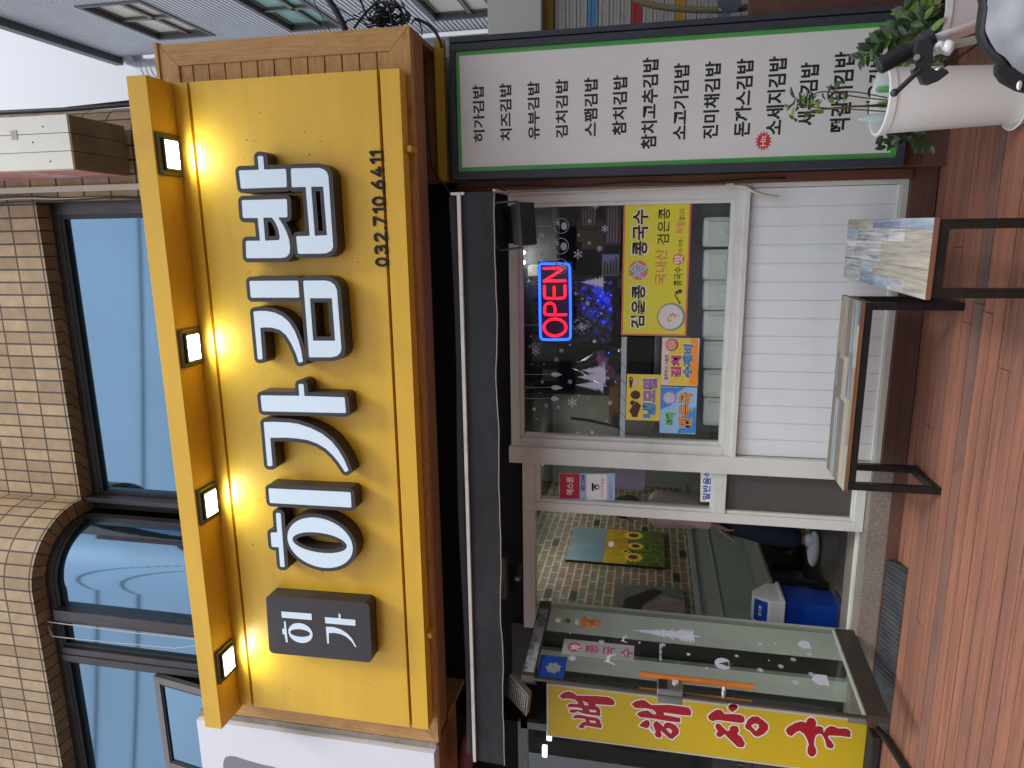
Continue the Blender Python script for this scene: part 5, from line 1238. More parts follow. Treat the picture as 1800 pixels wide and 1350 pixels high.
b.build('foliage', M_leaf, pl, smooth=True); b2_.build('young_foliage', M_leaf2, pl, smooth=True)
b = MB()
for (cx_, cy_) in ((1386, 186), (1408, 176)): 
    p = up3(cx_, cy_, 3.3)
    for k in range(5): leafq(b, p, Vector((rp_.uniform(-.5, .5), rp_.uniform(-.5, .3), 1)), .022)
b.build('bud', mat('bud', L((206, 176, 84)), .4, col2=L((130, 160, 70)), vs=40), pl, smooth=True)
for k, (x, y, cl, lb) in enumerate(((1547, 157, (110, 200, 120), 'green plant feed ampoule in the white planter, right one of the green pair'), (1549, 184, (118, 205, 128), 'green plant feed ampoule in the white planter, left one of the green pair'), (1525, 208, (205, 222, 218), 'clear upturned ampoule leaning on the left rim of the white planter'))):
    p = aY(x, y, 3.27 if k == 2 else 3.33)
    b = MB(); r_ = .015
    if k == 2: b.tube([p+Vector((.0, 0, -.07)), p+Vector((0, 0, -.0)), p+Vector((0, 0, .012)), p+Vector((0, 0, .03)), p+Vector((0, 0, .035))], [r_*1.05, r_*1.05, r_*.6, r_*.55, r_*.3], 16)
    else: b.tube([p+Vector((0, 0, -.06)), p, p+Vector((0, 0, .012)), p+Vector((0, 0, .018))], [r_, r_, r_*.75, r_*.2], 16)
    tag(b.build('feed_ampoule', mat('ampoule_%d' % k, L(cl), .2, trans=.3, alpha=.85 if k == 2 else 1), None, auto=50), lb, 'plant food', 'plant feed ampoules')
# second plant, bushy, right behind
PC2 = (.93, 3.62)
pb = empty('potted_plant', (PC2[0], PC2[1], 0), 'bushy plant with glossy dark leaves in a round white pot behind the bicycle handlebar', 'potted plant')
b = MB(); b.lathe((PC2[0], PC2[1], 0), [(0, .002), (.10, .002), (.135, .24), (.145, .24), (.145, .265), (.13, .265), (.12, .22), (0, .22)], 44); b.build('pot', M_pot, pb, auto=30)
MB().lathe((PC2[0], PC2[1], .22), [(0, .004), (.12, 0)], 24).build('soil', MATS['soil'], pb)
b = MB(); b2_ = MB(); st_ = MB()
tips = [(1512, 103, .02), (1530, 85, 0), (1560, 60, .05), (1545, 75, -.05), (1590, 15, .05), (1620, 8, .1), (1625, 30, -.05), (1600, 40, -.1), (1640, 55, -.12), (1575, 120, -.05), (1640, 115, -.15), (1660, 90, -.15), (1610, 90, -.08), (1580, 95, .05), (1650, 10, .1), (1605, 112, -.1)]
for (x, y, dy) in tips:
    tip = aY(x, y, 3.62+dy); c0 = Vector((PC2[0]+rp_.uniform(-.06, .06), PC2[1]+rp_.uniform(-.05, .05), .23))
    mid = c0*.5+tip*.5+Vector((0, 0, .05)); pts = smoothp([tuple(c0), tuple(mid), tuple(tip)], False, 3); st_.tube(pts, .0035, 6)
    n_ = len(pts)
    for k in range(16):
        f = .3+.7*k/15; i = min(n_-2, int(f*(n_-1))); p = Vector(pts[i]); t_ = (Vector(pts[i+1])-p).normalized()
        sd_ = t_.cross(Vector((0, -1, .3))).normalized()*(1 if k % 2 else -1)
        leafq(b if rp_.random() < .72 else b2_, p, sd_*1.0+t_*.7+Vector((0, rp_.uniform(-.4, .2), rp_.uniform(-.1, .3))), rp_.uniform(.045, .075), Vector((rp_.uniform(-.4, .4), -.7, .8)))
# low sprays left of the planter base
for (x, y) in ((1575, 240), (1560, 250), (1612, 245), (1625, 255), (1560, 235), (1600, 238)):
    tip = aY(x, y, 3.45); c0 = Vector((.66, 3.56, .2)); pts = smoothp([tuple(c0), tuple(c0*.4+tip*.6), tuple(tip)], False, 2); st_.tube(pts, .0025, 5)
    for k in range(6):
        leafq(b, tip+Vector((rp_.uniform(-.02, .02), rp_.uniform(-.02, .02), rp_.uniform(-.02, .02))), Vector((rp_.uniform(-1, .3), -.3, rp_.uniform(-.7, .7))), rp_.uniform(.035, .055), Vector((0, -1, .4)))
b.build('foliage', M_leaf, pb, smooth=True); b2_.build('young_foliage', M_leaf2, pb, smooth=True); st_.build('stems', M_stem, pb, smooth=True)

# ============================================================ BICYCLE (only the left bar end and basket cover reach the picture)
BYY = 1.75
def bp(x, y, Y=BYY): return aY(x, y, Y)
bk = empty('bicycle', tuple(bp(1760, 20)), 'bicycle with black grip, brake lever and chrome handlebar in front of the planter', 'bicycle')
bk.location.z = 0
gr0, gr1 = bp(1543, 118), bp(1600, 88)
b = MB(); b.tube([gr0, gr0+(gr1-gr0)*.04, gr1], [.013, .0165, .0155], 22)
for k in range(16):
    t = .08+.84*k/15; p = gr0+(gr1-gr0)*t; b.tube([p, p+(gr1-gr0)*.024], .0182, 22)
gd = (gr1-gr0).normalized(); b.tube([gr1-gd*.004, gr1+gd*.002], .020, 22); b.build('grip', mat('rubber_grip', (.022, .022, .023), .38), bk, auto=40)
sh0, sh1 = bp(1602, 87), bp(1638, 68)
b = MB(); b.tube([sh0, sh0+(sh1-sh0)*.45, sh0+(sh1-sh0)*.5, sh1], [.0165, .0165, .022, .022], 24); b.tube([sh1-(sh1-sh0)*.35, sh1-(sh1-sh0)*.2], .0235, 24); b.build('gear_shifter', mat('shifter_plastic', (.028, .028, .03), .4), bk, auto=40)
hb = [bp(1530, 122), bp(1600, 87), bp(1650, 68), bp(1700, 52, 1.78), bp(1745, 34, 1.85), bp(1800, 0, 1.95), bp(1850, -60, 2.0)]
stem_top = Vector((bp(1850, -60, 2.0).x, 2.0, hb[-1].z))
b = MB(); b.tube(smoothp([tuple(p) for p in hb[1:]], False, 2), .0125, 18); b.build('handlebar', M_chrome, bk, smooth=True)
lvp = [bp(1626, 80, 1.735), bp(1624, 105, 1.72), bp(1618, 122, 1.715), bp(1606, 133, 1.715), bp(1588, 150, 1.715), bp(1573, 164, 1.715)]
b = MB(); b.tube(smoothp([tuple(p) for p in lvp[2:]], False, 2), .0055, 12); b.ball(bp(1572, 163, 1.715), .0085, 12, 8); b.build('brake_lever', mat('lever_paint', (.03, .03, .032), .35), bk, smooth=True)
def plate(mb, pts, Y0_, Y1_):
    n_ = len(pts); f = [tuple(aY(x, y, Y0_)) for x, y in pts]; g_ = [tuple(Vector(aY(x, y, Y0_))+Vector((0, Y1_-Y0_, 0))) for x, y in pts]
    mb.add(f+g_, [tuple(range(n_)), tuple(range(2*n_-1, n_-1, -1))]+[(i, i+n_, (i+1) % n_+n_, (i+1) % n_) for i in range(n_)])
b = MB(); plate(b, [(1612,72),(1632,66),(1640,76),(1641,98),(1636,118),(1648,124),(1664,121),(1669,128),(1652,141),(1634,148),(1622,146),(1616,132),(1606,128),(1604,118),(1612,108),(1610,90)], 1.712, 1.73); o = b.build('lever_bracket', mat('bracket_paint', (.03, .03, .032), .4), bk, bevel=.002)
b = MB()
for (x, y) in ((1611, 101), (1603, 118)): p = bp(x, y, 1.711); b.tube([p, p+Vector((0, -.004, 0))], .006, 12)
b.build('pivot_bolt', mat('bolt_head', L((200, 200, 198)), .3, .7), bk, auto=40)
b = MB(); p0, p1 = bp(1642, 126, 1.72), bp(1658, 118, 1.72); b.tube([p0, p1], .0055, 12); b.tube([bp(1625, 119, 1.715), bp(1636, 115, 1.72)], .003, 8); b.build('cable_adjuster', mat('adjuster', L((205, 203, 198)), .25, .8), bk, smooth=True)
b = MB(); b.tube(smoothp([tuple(bp(1655, 120, 1.72)), tuple(bp(1690, 98, 1.76)), tuple(bp(1740, 62, 1.84)), tuple(bp(1800, 20, 1.95))], False, 2), .0025, 8)
b.tube(smoothp([tuple(bp(1645, 70, 1.78)), tuple(bp(1690, 66, 1.80)), tuple(bp(1745, 52, 1.88))], False, 2), .0025, 8); b.build('brake_cable', M_black, bk, smooth=True)
b = MB(); b.tube([bp(1660, 92, 1.735), bp(1672, 76, 1.735)], .013, 16); b.tube([bp(1640, 92, 1.735), bp(1650, 86, 1.735)], .009, 14); b.ball(bp(1650, 84, 1.74), .014, 12, 8); b.build('bell', mat('clear_plastic_solid', L((226, 228, 230)), .15, spec=.7), bk, smooth=True)
# rest of the machine, below and right of the picture
hx, hy, hz = hb[-1]; b = MB(); b.tube([(hx, hy, hz), (hx-.0, hy+.02, hz-.12), (hx+.02, hy+.06, hz-.42)], .018, 14); b.build('head_tube', M_black, bk, smooth=True)
b = MB(); b.tube([(hx+.02, hy+.06, hz-.42), (hx+.02, hy+.10, hz-.50), (hx+.02, hy+.16, .26)], .014, 12); b.tube([(hx+.02, hy+.05, hz-.38), (hx+.5, hy-.3, .32), (hx+.55, hy-.34, .75)], .017, 12); b.build('frame_tube', mat('frame_paint', L((60, 62, 70)), .35), bk, smooth=True)
def wheel(cx_, cy_):
    ax = Vector((.82, -.57, 0)); b = MB(); b.tube([Vector((cx_, cy_, .27))+ax*(.25*cos(t))+Vector((0, 0, .25*sin(t))) for t in [2*pi*k/40 for k in range(41)]], .02, 10); return b
wh = wheel(hx+.02, hy+.17).build('wheel', M_black, bk, smooth=True); wheel(hx+.95, hy-.5).build('wheel', M_black, bk, smooth=True)
# grey cover over the basket
M_cloth = mat('grey_cover', L((150, 152, 156)), .75, vs=5, col2=L((120, 122, 128)), bump=.6, bs=9)
bc = empty('basket_cover', tuple(bp(1770, 50)), 'grey fabric basket cover with black trim at the bicycle front', 'basket cover')
outl = [(1712,-60),(1716,-20),(1722,10),(1718,40),(1716,62),(1724,84),(1738,100),(1752,112),(1762,128),(1775,142),(1800,158),(1835,176),(1890,190),(1960,180),(2020,120),(2040,20),(2020,-80),(1900,-140),(1780,-130)]
cen = (1850, 20)
def ring(k, Yv, kk=1.): return [tuple(aY(cen[0]+(x-cen[0])*k, cen[1]+(y-cen[1])*k, Yv)) for x, y in outl]
def loft(rings, closed=True):
    b = MB(); n_ = len(rings[0]); vs = [v for r in rings for v in r]; fs = []
    for i in range(len(rings)-1):
        for k in range(n_): fs.append((i*n_+k, i*n_+(k+1) % n_, (i+1)*n_+(k+1) % n_, (i+1)*n_+k))
    fs.append(tuple((len(rings)-1)*n_+k for k in range(n_))); b.add(vs, fs); return b
rg = [ring(.88, 1.545), ring(.86, 1.54), ring(.7, 1.50), ring(.5, 1.475), ring(.25, 1.46)]
o = loft(rg).build('fabric', M_cloth, bc, smooth=True)
for v in o.data.vertices: v.co.y += .010*sin(v.co.x*60+v.co.z*25)*cos(v.co.z*48)
rg = [ring(1.0, 1.66), ring(1.02, 1.60), ring(.99, 1.565), ring(.93, 1.55), ring(.875, 1.547), ring(.86, 1.56)]
loft(rg).build('black_trim', mat('trim_webbing', (.016, .016, .018), .6), bc, smooth=True)
q = [bp(1750, 118, 1.54), bp(1762, 150, 1.54), bp(1800, 175, 1.54), bp(1840, 180, 1.54), bp(1830, 130, 1.54), bp(1770, 110, 1.54)]
b = MB(); plate(b, [(1752,112),(1752,128),(1762,143),(1790,158),(1830,168),(1830,120),(1780,118)], 1.535, 1.55); b.build('flap', MATS['trim_webbing'], bc, bevel=.003)
b = MB(); b.ball(bp(1792, 150, 1.533), (.009, .003, .005), 12, 8); b.build('snap', mat('snap', L((230, 230, 232)), .2, .6), bc, smooth=True)

# ============================================================ NEIGHBOUR ON THE LEFT
BN = 4.10
bnr = empty('banner', (-3.2, BN, .05), 'yellow upright banner with big red brush lettering outlined in white, left of the glass door', 'banner')
X0_ = aY(1300, 1336, BN).x; X1_ = -2.985; Z0_ = aY(1525, 1310, BN).z; Z1_ = aY(963, 1250, BN).z
MB().box(X0_, X1_, BN, BN+.006, Z0_, Z1_).build('sheet', mat('banner_vinyl', L((206, 176, 30)), .5, var=.03, vs=2), bnr)
b = MB(); b.frame(X0_-.008, X1_+.008, Z0_-.008, Z1_+.008, .012, BN-.002, BN+.02); b.build('frame', mat('pale_frame', L((196, 192, 180)), .5), bnr)
def brush(ox, shapes, holes):
    cvb = lambda p: [(lambda q: (q.x, q.z))(aY(ox+x/6, 1190+y/6, BN)) for x, y in p]
    Pp = [cvb(p) for p in shapes]; Hh = [cvb(p) for p in holes]
    curve_solid(outline(Pp, Hh, .0085, .0, .0025, .0004), 'lettering_outline', M_wink, bnr, FR(0), -(BN-.0004), -(BN-.0012))
    curve_solid(outline(Pp, Hh, 0, .003, .0025, .0004), 'lettering', mat('brush_red', L((168, 20, 36)), .5), bnr, FR(0), -(BN-.0014), -(BN-.002))
brush(950, [[(200,200),(245,163),(300,150),(345,165),(385,195),(600,200),(715,212),(765,232),(785,265),(772,298),(680,292),(580,283),(585,305),(618,322),(630,345),(634,412),(560,402),(470,388),(420,372),(400,360),(350,378),(310,372),(305,352),(330,338),(400,345),(450,352),(440,330),(380,318),(290,316),(285,295),(320,278),(390,285),(400,270),(370,240),(320,228),(265,225),(235,230)],
            [(342,420),(370,400),(420,398),(500,415),(590,428),(628,450),(635,490),(650,512),(640,540),(560,525),(470,510),(460,535),(430,542),(390,525),(425,495),(440,475),(480,470),(470,440),(400,432),(350,436)]],
      [[(447,250),(495,270),(510,298),(462,298)], [(505,342),(585,350),(592,372),(530,370)], [(510,455),(580,462),(588,488),(530,482)]])
brush(950, [[(960,285),(1000,255),(1060,240),(1100,243),(1135,270),(1170,295),(1350,292),(1500,310),(1565,322),(1590,360),(1585,408),(1450,395),(1300,372),(1305,400),(1400,415),(1475,430),(1475,478),(1350,465),(1180,435),(1050,422),(1012,385),(1060,360),(1130,350),(1165,375),(1205,398),(1220,375),(1180,340),(1120,330),(1000,325)],
            [(1040,512),(1080,470),(1120,450),(1145,460),(1155,500),(1140,530),(1120,540)],
            [(1145,540),(1195,590),(1215,592),(1212,560),(1190,510),(1195,480),(1225,460),(1255,480),(1300,525),(1300,500),(1325,478),(1370,480),(1430,510),(1462,560),(1455,600),(1390,655),(1350,640),(1300,590),(1265,560),(1280,610),(1270,640),(1225,635),(1200,600),(1160,555)]], [[(1320,545),(1360,538),(1390,565),(1375,600)]])
brush(1230, [[(298,320),(315,290),(350,280),(390,290),(402,325),(375,350),(340,370),(310,345)], [(85,410),(130,370),(180,342),(225,345),(260,388),(350,388),(430,398),(470,420),(472,470),(440,485),(330,470),(190,452),(130,465),(95,445)],
             [(160,520),(180,485),(215,495),(240,525),(290,570),(315,560),(320,525),(355,510),(400,520),(415,560),(395,600),(440,630),(478,700),(460,740),(400,738),(350,690),(300,640),(260,600),(230,630),(190,632),(170,600),(190,570)],
             [(475,520),(505,450),(550,415),(610,415),(670,455),(720,500),(720,550),(680,600),(610,630),(570,615),(530,565),(490,545)]], [[(540,510),(580,488),(620,500),(625,530),(590,570)]])
brush(1230, [[(905,560),(930,525),(1000,485),(1070,465),(1120,480),(1135,440),(1170,425),(1210,440),(1230,480),(1220,520),(1260,515),(1300,530),(1305,590),(1330,545),(1370,515),(1420,520),(1450,540),(1550,542),(1590,570),(1588,635),(1480,620),(1360,615),(1350,635),(1390,680),(1415,720),(1405,750),(1365,752),(1335,730),(1320,660),(1290,605),(1260,595),(1225,610),(1210,650),(1203,710),(1225,760),(1230,800),(1200,840),(1160,835),(1135,800),(1135,750),(1150,710),(1130,650),(1100,600),(1050,565),(1010,585),(970,622),(930,610)]], [])
nbs = empty('neighbour_shop', (-4.8, 4.2, 0), 'dark glazed shopfront of the neighbouring restaurant behind the yellow banner', 'building')
b = MB(); b.box(-8, -3.02, 4.6, 4.7, 0, 3.9); b.box(-8, -3.45, 4.28, 4.34, 2.32, 3.9); b.box(-3.05, -3.0, 4.25, 4.7, 0, 2.6); b.box(-8, -3.02, 3.75, 4.3, 3.3, 3.35); b.build('wall', M_dark, nbs)
b = MB(); b.box(-3.47, -3.415, 4.24, 4.28, .1, 2.30); b.box(-8, -3.415, 4.24, 4.28, 2.25, 2.32); b.box(-8, -3.0, 4.15, 4.4, 0, .08); b.build('window_frame', mat('old_frame', L((120, 124, 122)), .5, var=.15), nbs)
MB().box(-8, -3.47, 4.258, 4.262, .1, 2.25).build('window_pane', M_pane, nbs)
b = MB(); b.box(-3.95, -3.52, 4.30, 4.34, .5, .95); b.build('vent_panel', mat('vent_panel', L((52, 50, 48)), .5), nbs)
b = MB()
for k in range(5): b.tube([(-3.54-.035*k, 4.295, .78), (-3.54-.035*k, 4.285, .74)], .006, 6)
b.build('vent_slot', M_grey, nbs)
for k, (x, y) in enumerate(((965, 1293), (957, 1322))):
    p = aY(x, y, 4.5); t = MB(); t.box(p.x-.05, p.x+.045, 4.5, 4.53, p.z-.02, p.z+.02)
    tag(t.build('tube_lamp', mat('lamp_glow', (1, 1, 1), .5, emit=(.9, 1, .92), es=1.6), None, bevel=.008), ['small lit lamp in the neighbouring window, the one beside the banner', 'small lit lamp in the neighbouring window, the one nearer the photo edge'][k], 'lamp', 'lit lamps in the neighbouring window')
hb_ = MB(); hb_.tube([aZ(1545, 1283, .02), aZ(1562, 1305, .03), aZ(1592, 1352, .03), aZ(1640, 1440, .03)], .022, 10); tag(hb_.build('black_rail', M_black, None, smooth=True), 'black tube lying across the deck edge below the yellow banner', 'rail')
db = MB(); db.box(-3.9, -3.0, 3.98, 4.10, .01, .06); tag(db.build('rubber_strip', mat('rubber', (.02, .02, .02), .7), None, bevel=.01), 'dark rubber strip on the deck under the yellow banner', 'mat')
wsn = empty('white_sign', (-4.2, 3.55, 2.72), 'white neighbouring sign panel with a grey rounded mark at the left of the yellow sign', 'sign')
MB().box(-6.5, -3.185, 3.56, 3.66, 2.725, 4.42).build('panel', mat('white_panel', L((228, 228, 234)), .4, var=.01), wsn, bevel=.003)
b = MB(); b.box(-3.183, -3.14, 3.60, 3.70, 2.72, 4.42); b.box(-6.5, -3.19, 3.60, 4.1, 4.421, 4.44); b.build('edge_trim', mat('grey_edge', L((150, 145, 132)), .6, var=.2, vs=20, dirt=.5), wsn)
sw = [aY(330+x/3.396, 1150+y/3.396, 3.56) for x, y in ((212,650),(222,615),(250,606),(290,612),(360,635),(450,660),(530,676),(560,760),(420,900),(260,860),(215,740))]
curve_solid(outline([[(p.x, p.z) for p in sw]], [], 0, .02, .004), 'grey_mark', mat('grey_film', L((128, 128, 132)), .5), wsn, FR(0), -3.5595, -3.5585)
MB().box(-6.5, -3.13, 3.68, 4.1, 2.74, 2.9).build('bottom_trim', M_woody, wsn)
# red roller cover behind the awning end
rc = MB(); rc.tube([(-3.55, 3.9, 2.62), (-3.4, 3.9, 2.60), (-3.30, 3.86, 2.57), (-3.27, 3.8, 2.50)], .05, 14); tag(rc.build('red_awning_roll', mat('dark_red_cloth', L((110, 50, 54)), .7), None, smooth=True), 'dark red rolled awning of the neighbour poking out behind the awning end', 'awning')

# ============================================================ TILED BUILDING ABOVE THE SHOP
tbd = empty('tiled_building', (-3, 4.5, 2.7), 'beige tiled upper storey with dark framed mirror windows and a curved glass bay', 'building')
def arc(cx, cy, r, a0, a1, n): return [(cx+r*cos(radians(a0+(a1-a0)*i/n)), cy+r*sin(radians(a0+(a1-a0)*i/n))) for i in range(n+1)]
BYF, BYR = 4.20, 4.80
P0 = [(-14, BYF)]+arc(-2.8, 4.8, .6, -90, 0, 14)+[(-2.2, BYR)]
PW = [(.34, BYR), (.60, BYR)]+arc(.78, 5.08, .28, -90, 0, 8)[0:]+[(1.06, 6.3), (-14, 6.3)]
ZH = 6.345
u0 = sum(math.dist(a, b_) for a, b_ in zip(P0[:-1], P0[1:]))
b = MB(); b.strip(P0, ZH, 11.0); b.strip([(-2.2, BYR), (.34, BYR)], ZH, 11.0, u0); b.strip(PW, 2.7, 11.0, u0+2.54)
b.build('wall', M_tile, tbd)
DI = .13
P1 = [(-14, BYF+DI)]+arc(-2.8, 4.8, .6-DI, -90, 0, 14)+[(-2.2-DI, BYR+DI), (.34, BYR+DI)]
# underside reveal of the lintel, tiled
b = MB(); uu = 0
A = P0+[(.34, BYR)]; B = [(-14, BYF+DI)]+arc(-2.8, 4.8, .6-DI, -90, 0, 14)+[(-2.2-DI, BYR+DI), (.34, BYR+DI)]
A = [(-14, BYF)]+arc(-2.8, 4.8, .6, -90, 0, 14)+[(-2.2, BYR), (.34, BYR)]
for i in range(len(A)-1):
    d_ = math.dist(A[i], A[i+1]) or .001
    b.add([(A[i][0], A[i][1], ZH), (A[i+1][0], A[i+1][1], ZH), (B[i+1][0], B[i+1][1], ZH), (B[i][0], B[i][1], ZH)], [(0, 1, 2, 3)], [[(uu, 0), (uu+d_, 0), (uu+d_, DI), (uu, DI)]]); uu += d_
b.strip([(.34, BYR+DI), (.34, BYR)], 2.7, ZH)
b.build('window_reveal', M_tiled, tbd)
# solid core so nothing shows through
b = MB(); b.box(-14, .33, 5.4, 6.25, 3.3, 10.9); b.box(-14, 1.0, 5.2, 7.7, 2.62, 2.8); b.box(-14, -2.9, 4.9, 5.4, ZH+.05, 10.9); b.box(-14, .9, 4.3, 5.2, 3.4, 4.0); b.build('core', M_dark, tbd)
M_bronze = mat('bronze_frame', L((62, 57, 58)), .38, .35, var=.2, vs=3, stretch=(8, 8, 1), dirt=.2, dcol=L((120, 115, 112)), ds=6)
def off(path, d):
    out_ = []
    for i, p in enumerate(path):
        a = path[max(0, i-1)]; c = path[min(len(path)-1, i+1)]; t = Vector((c[0]-a[0], c[1]-a[1])).normalized(); out_.append((p[0]-t.y*d, p[1]+t.x*d))
    return out_
def rail(mb, path, d0, d1, z0, z1):
    a, c = off(path, d0), off(path, d1)
    for i in range(len(path)-1):
        mb.hexa([(a[i][0],a[i][1],z0),(a[i+1][0],a[i+1][1],z0),(c[i+1][0],c[i+1][1],z0),(c[i][0],c[i][1],z0)], [(a[i][0],a[i][1],z1),(a[i+1][0],a[i+1][1],z1),(c[i+1][0],c[i+1][1],z1),(c[i][0],c[i][1],z1)])
secF = [(-14, BYF+DI), (-2.8, BYF+DI)]; secC = arc(-2.8, 4.8, .6-DI, -90, 0, 18); secR = [(-2.2-DI, BYR+DI), (.34, BYR+DI)]
def mx_(x, y, Y): return aY(x, y, Y).x
YFp = BYF+DI
m2 = mx_(200, 1088, YFp); m3 = mx_(200, 1152, YFp)
M_seal = mat('black_seal', (.012, .012, .013), .5)
# recessed window
xl, xr = -2.2-DI, .34
w1 = empty('x', (0, 0, 0), None, None); bpy.data.objects.remove(w1)
b = MB(); rail(b, secR, -.0, .05, ZH-.075, ZH); b.box(xl, xl+.13, YFp+.6-.0, YFp+.65, 3.9, ZH-.075); b.box(xr-.10, xr, BYR+DI, BYR+DI+.05, 3.9, ZH-.075); b.box(-2.23, -2.19, BYR+.02, BYR+DI, 3.9, ZH)
f1 = b.build('window_frame', M_bronze, tbd, bevel=.004)
b = MB(); b.frame(xl+.13, xr-.10, 3.9, ZH-.0755, .035, BYR+DI+.008, BYR+DI+.045); b.build('window_seal', M_seal, f1)
b = MB(); b.box(xl+.13, xr-.10, BYR+DI+.03, BYR+DI+.036, 3.9, ZH-.08); b.build('window_pane', M_skyglass, f1)
# curved bay
b = MB(); rail(b, secC, 0., .05, ZH-.075, ZH); rail(b, arc(-2.8, 4.8, .6-DI, -8, 0, 2), -.012, .05, 3.9, ZH-.075)
f2_ = b.build('window_frame', M_bronze, tbd)
b = MB(); rail(b, secC, .006, .045, ZH-.11, ZH-.0755); b.build('window_seal', M_seal, f2_)
b = MB(); rail(b, arc(-2.8, 4.8, .6-DI, -90, -6, 72), .03, .036, 3.9, ZH-.08); b.build('window_pane', M_skyglass, f2_, smooth=False, auto=30)
# flat front windows
b = MB(); rail(b, secF, 0., .05, ZH-.075, ZH); b.box(m2-.055, m2+.05, YFp-.045, YFp+.05, 3.9, ZH-.076); b.box(m3-.03, m3+.03, YFp-.02, YFp+.05, 3.9, ZH-.0755); b.box(m3-.09, m3-.031, YFp-.03, YFp+.05, 3.9, ZH-.0755)
b.box(-6.2, -6.12, YFp-.03, YFp+.05, 3.9, ZH-.0755)
f3_ = b.build('window_frame', M_bronze, tbd, bevel=.004)
b = MB(); b.frame(m3+.03, m2-.055, 3.9, ZH-.0755, .03, YFp+.006, YFp+.045); b.frame(-6.12, m3-.09, 3.9, ZH-.0755, .035, YFp+.006, YFp+.045); b.box(m2+.05, -2.8, YFp+.008, YFp+.045, ZH-.11, ZH-.0756); b.build('window_seal', M_seal, f3_)
b = MB(); b.box(m3+.02, m2-.05, YFp+.03, YFp+.036, 3.9, ZH-.08); b.box(-6.14, m3-.08, YFp+.031, YFp+.037, 3.9, ZH-.08); b.box(m2+.04, -2.79, YFp+.030, YFp+.0359, 3.9, ZH-.08); b.build('window_pane', M_skyglass, f3_)
# small top hung sash, tilted open
sx1 = mx_(290, 1188, YFp-.02); zt_ = aY(278, 1240, YFp-.03).z; zb_ = zt_-.62; sx0 = aY(300, 1348, YFp-.03).x-.0
A_ = Matrix.Translation((0, YFp-.02, zt_)) @ Matrix.Rotation(radians(-9), 4, 'X')
b = MB(A_); wd_ = .06
for q in ((sx0, sx1, -.62, -.56), (sx0, sx1, -.06, 0), (sx0, sx0+wd_, -.56, -.06), (sx1-wd_, sx1, -.56, -.06)): b.box(q[0], q[1], -.02, .02, q[2], q[3])
f4 = b.build('window_sash', mat('sash_frame', L((104, 98, 98)), .4, .3, var=.1, vs=4), tbd, bevel=.004)
MB(A_).box(sx0+wd_, sx1-wd_, .0, .006, -.56, -.06).build('sash_pane', M_skyglass, f4)
MB(A_).frame(sx0+wd_, sx1-wd_, -.56, -.06, .018, -.012, -.001).build('sash_seal', M_seal, f4)
# cables and conduits on the tiled wall
cd = MB(); xcv = aY(120, 331, BYR-.04).x
cd.box(xcv-.025, xcv+.02, BYR-.035, BYR-.002, 4.2, 9.5); cdo = cd.build('cable_trunking', mat('trunking', L((196, 190, 172)), .5, var=.08, dirt=.3), None, bevel=.003); tag(cdo, 'cream vertical cable trunking on the tiled wall beside the dark window', 'conduit')
for k, (dx, rr_, cl) in enumerate(((-.07, .010, (70, 66, 66)), (-.085, .006, (190, 186, 176)), (-.10, .007, (40, 40, 42)))):
    b = MB(); pts = [(xcv+dx+.015*sin(z*2.1+k)+.006*sin(z*7), BYR-.03-.004*k, z) for z in [4.2+5.3*i/40 for i in range(41)]]
    b.tube(pts, rr_, 7); tag(b.build('wall_cable', mat('cable_%d' % k, L(cl), .5), None, smooth=True), ['thick grey cable running down beside the cream trunking', 'thin white cable weaving down beside the trunking', 'thin black cable nearest the mirror window right of the bay'][k], 'cable')
b = MB(); zz = ZH; xw = m2-.075
b.tube([(-3.07+.0, YFp-.06, zz-.02), (xw+.02, YFp-.06, zz-.05), (xw+.01, YFp-.058, 5.6), (xw+.015, YFp-.056, 4.9), (xw, YFp-.05, 4.2)], .0045, 6); tag(b.build('wall_cable', mat('cable_w', L((190, 180, 165)), .5), None, smooth=True), 'thin pale cable clipped along the mullion left of the curved bay', 'cable')
b = MB(); xq = aY(200, 1127, YFp-.08).x; b.tube([(xw-.02, YFp-.06, ZH-.02), (xq-.03, YFp-.07, ZH-.06), (xq-.03, YFp-.07, ZH-.2), (xq, YFp-.09, 5.5), (xq+.01, YFp-.09, 5.1), (xq+.06, YFp-.07, 4.85), (xq+.08, YFp-.07, 4.2)], .004, 6)
tag(b.build('wall_cable', mat('cable_w2', L((176, 178, 172)), .5), None, smooth=True), 'pale cable looping across the narrow pane left of the bay', 'cable')
# projecting sign
px0, px1, py0, pz0 = .514, .874, 4.23, 5.41
ps = empty('projecting_sign', (.69, 4.5, pz0), 'box shaped projecting sign with cream louvred front and pink picture on its side', 'sign')
M_cream = mat('cream_sheet', L((222, 220, 208)), .45, var=.03, vs=2, dirt=.2, dcol=L((150, 140, 120)), ds=3)
b = MB()
w3 = (px1-px0)/3
for k in range(3): b.box(px0+w3*k+.002, px0+w3*(k+1)-.002, py0, py0+.02, pz0, pz0+3.2)
b.build('front_panel', M_cream, ps, bevel=.002)
b = MB()
for k in range(3): b.box(px0+w3*k+.002, px0+w3*(k+1)-.002, py0+.021, BYR-.04, pz0, pz0+.02)
b.build('bottom_panel', mat('olive_sheet', L((132, 116, 84)), .5, vs=3, col2=L((100, 90, 70)), dirt=.3), ps)
b = MB(); b.box(px0+.004, px1-.004, py0+.022, BYR-.04, pz0+.021, pz0+3.2); b.build('box_core', mat('olive_core', L((90, 82, 66)), .6), ps)
b = MB(); b.box(px0-.006, px0+.003, py0+.015, BYR-.05, pz0+.012, pz0+3.2); b.build('side_picture', mat('pink_picture', L((226, 178, 160)), .45, vs=2.2, stretch=(1, 3, 1), col2=L((196, 96, 120))), ps)
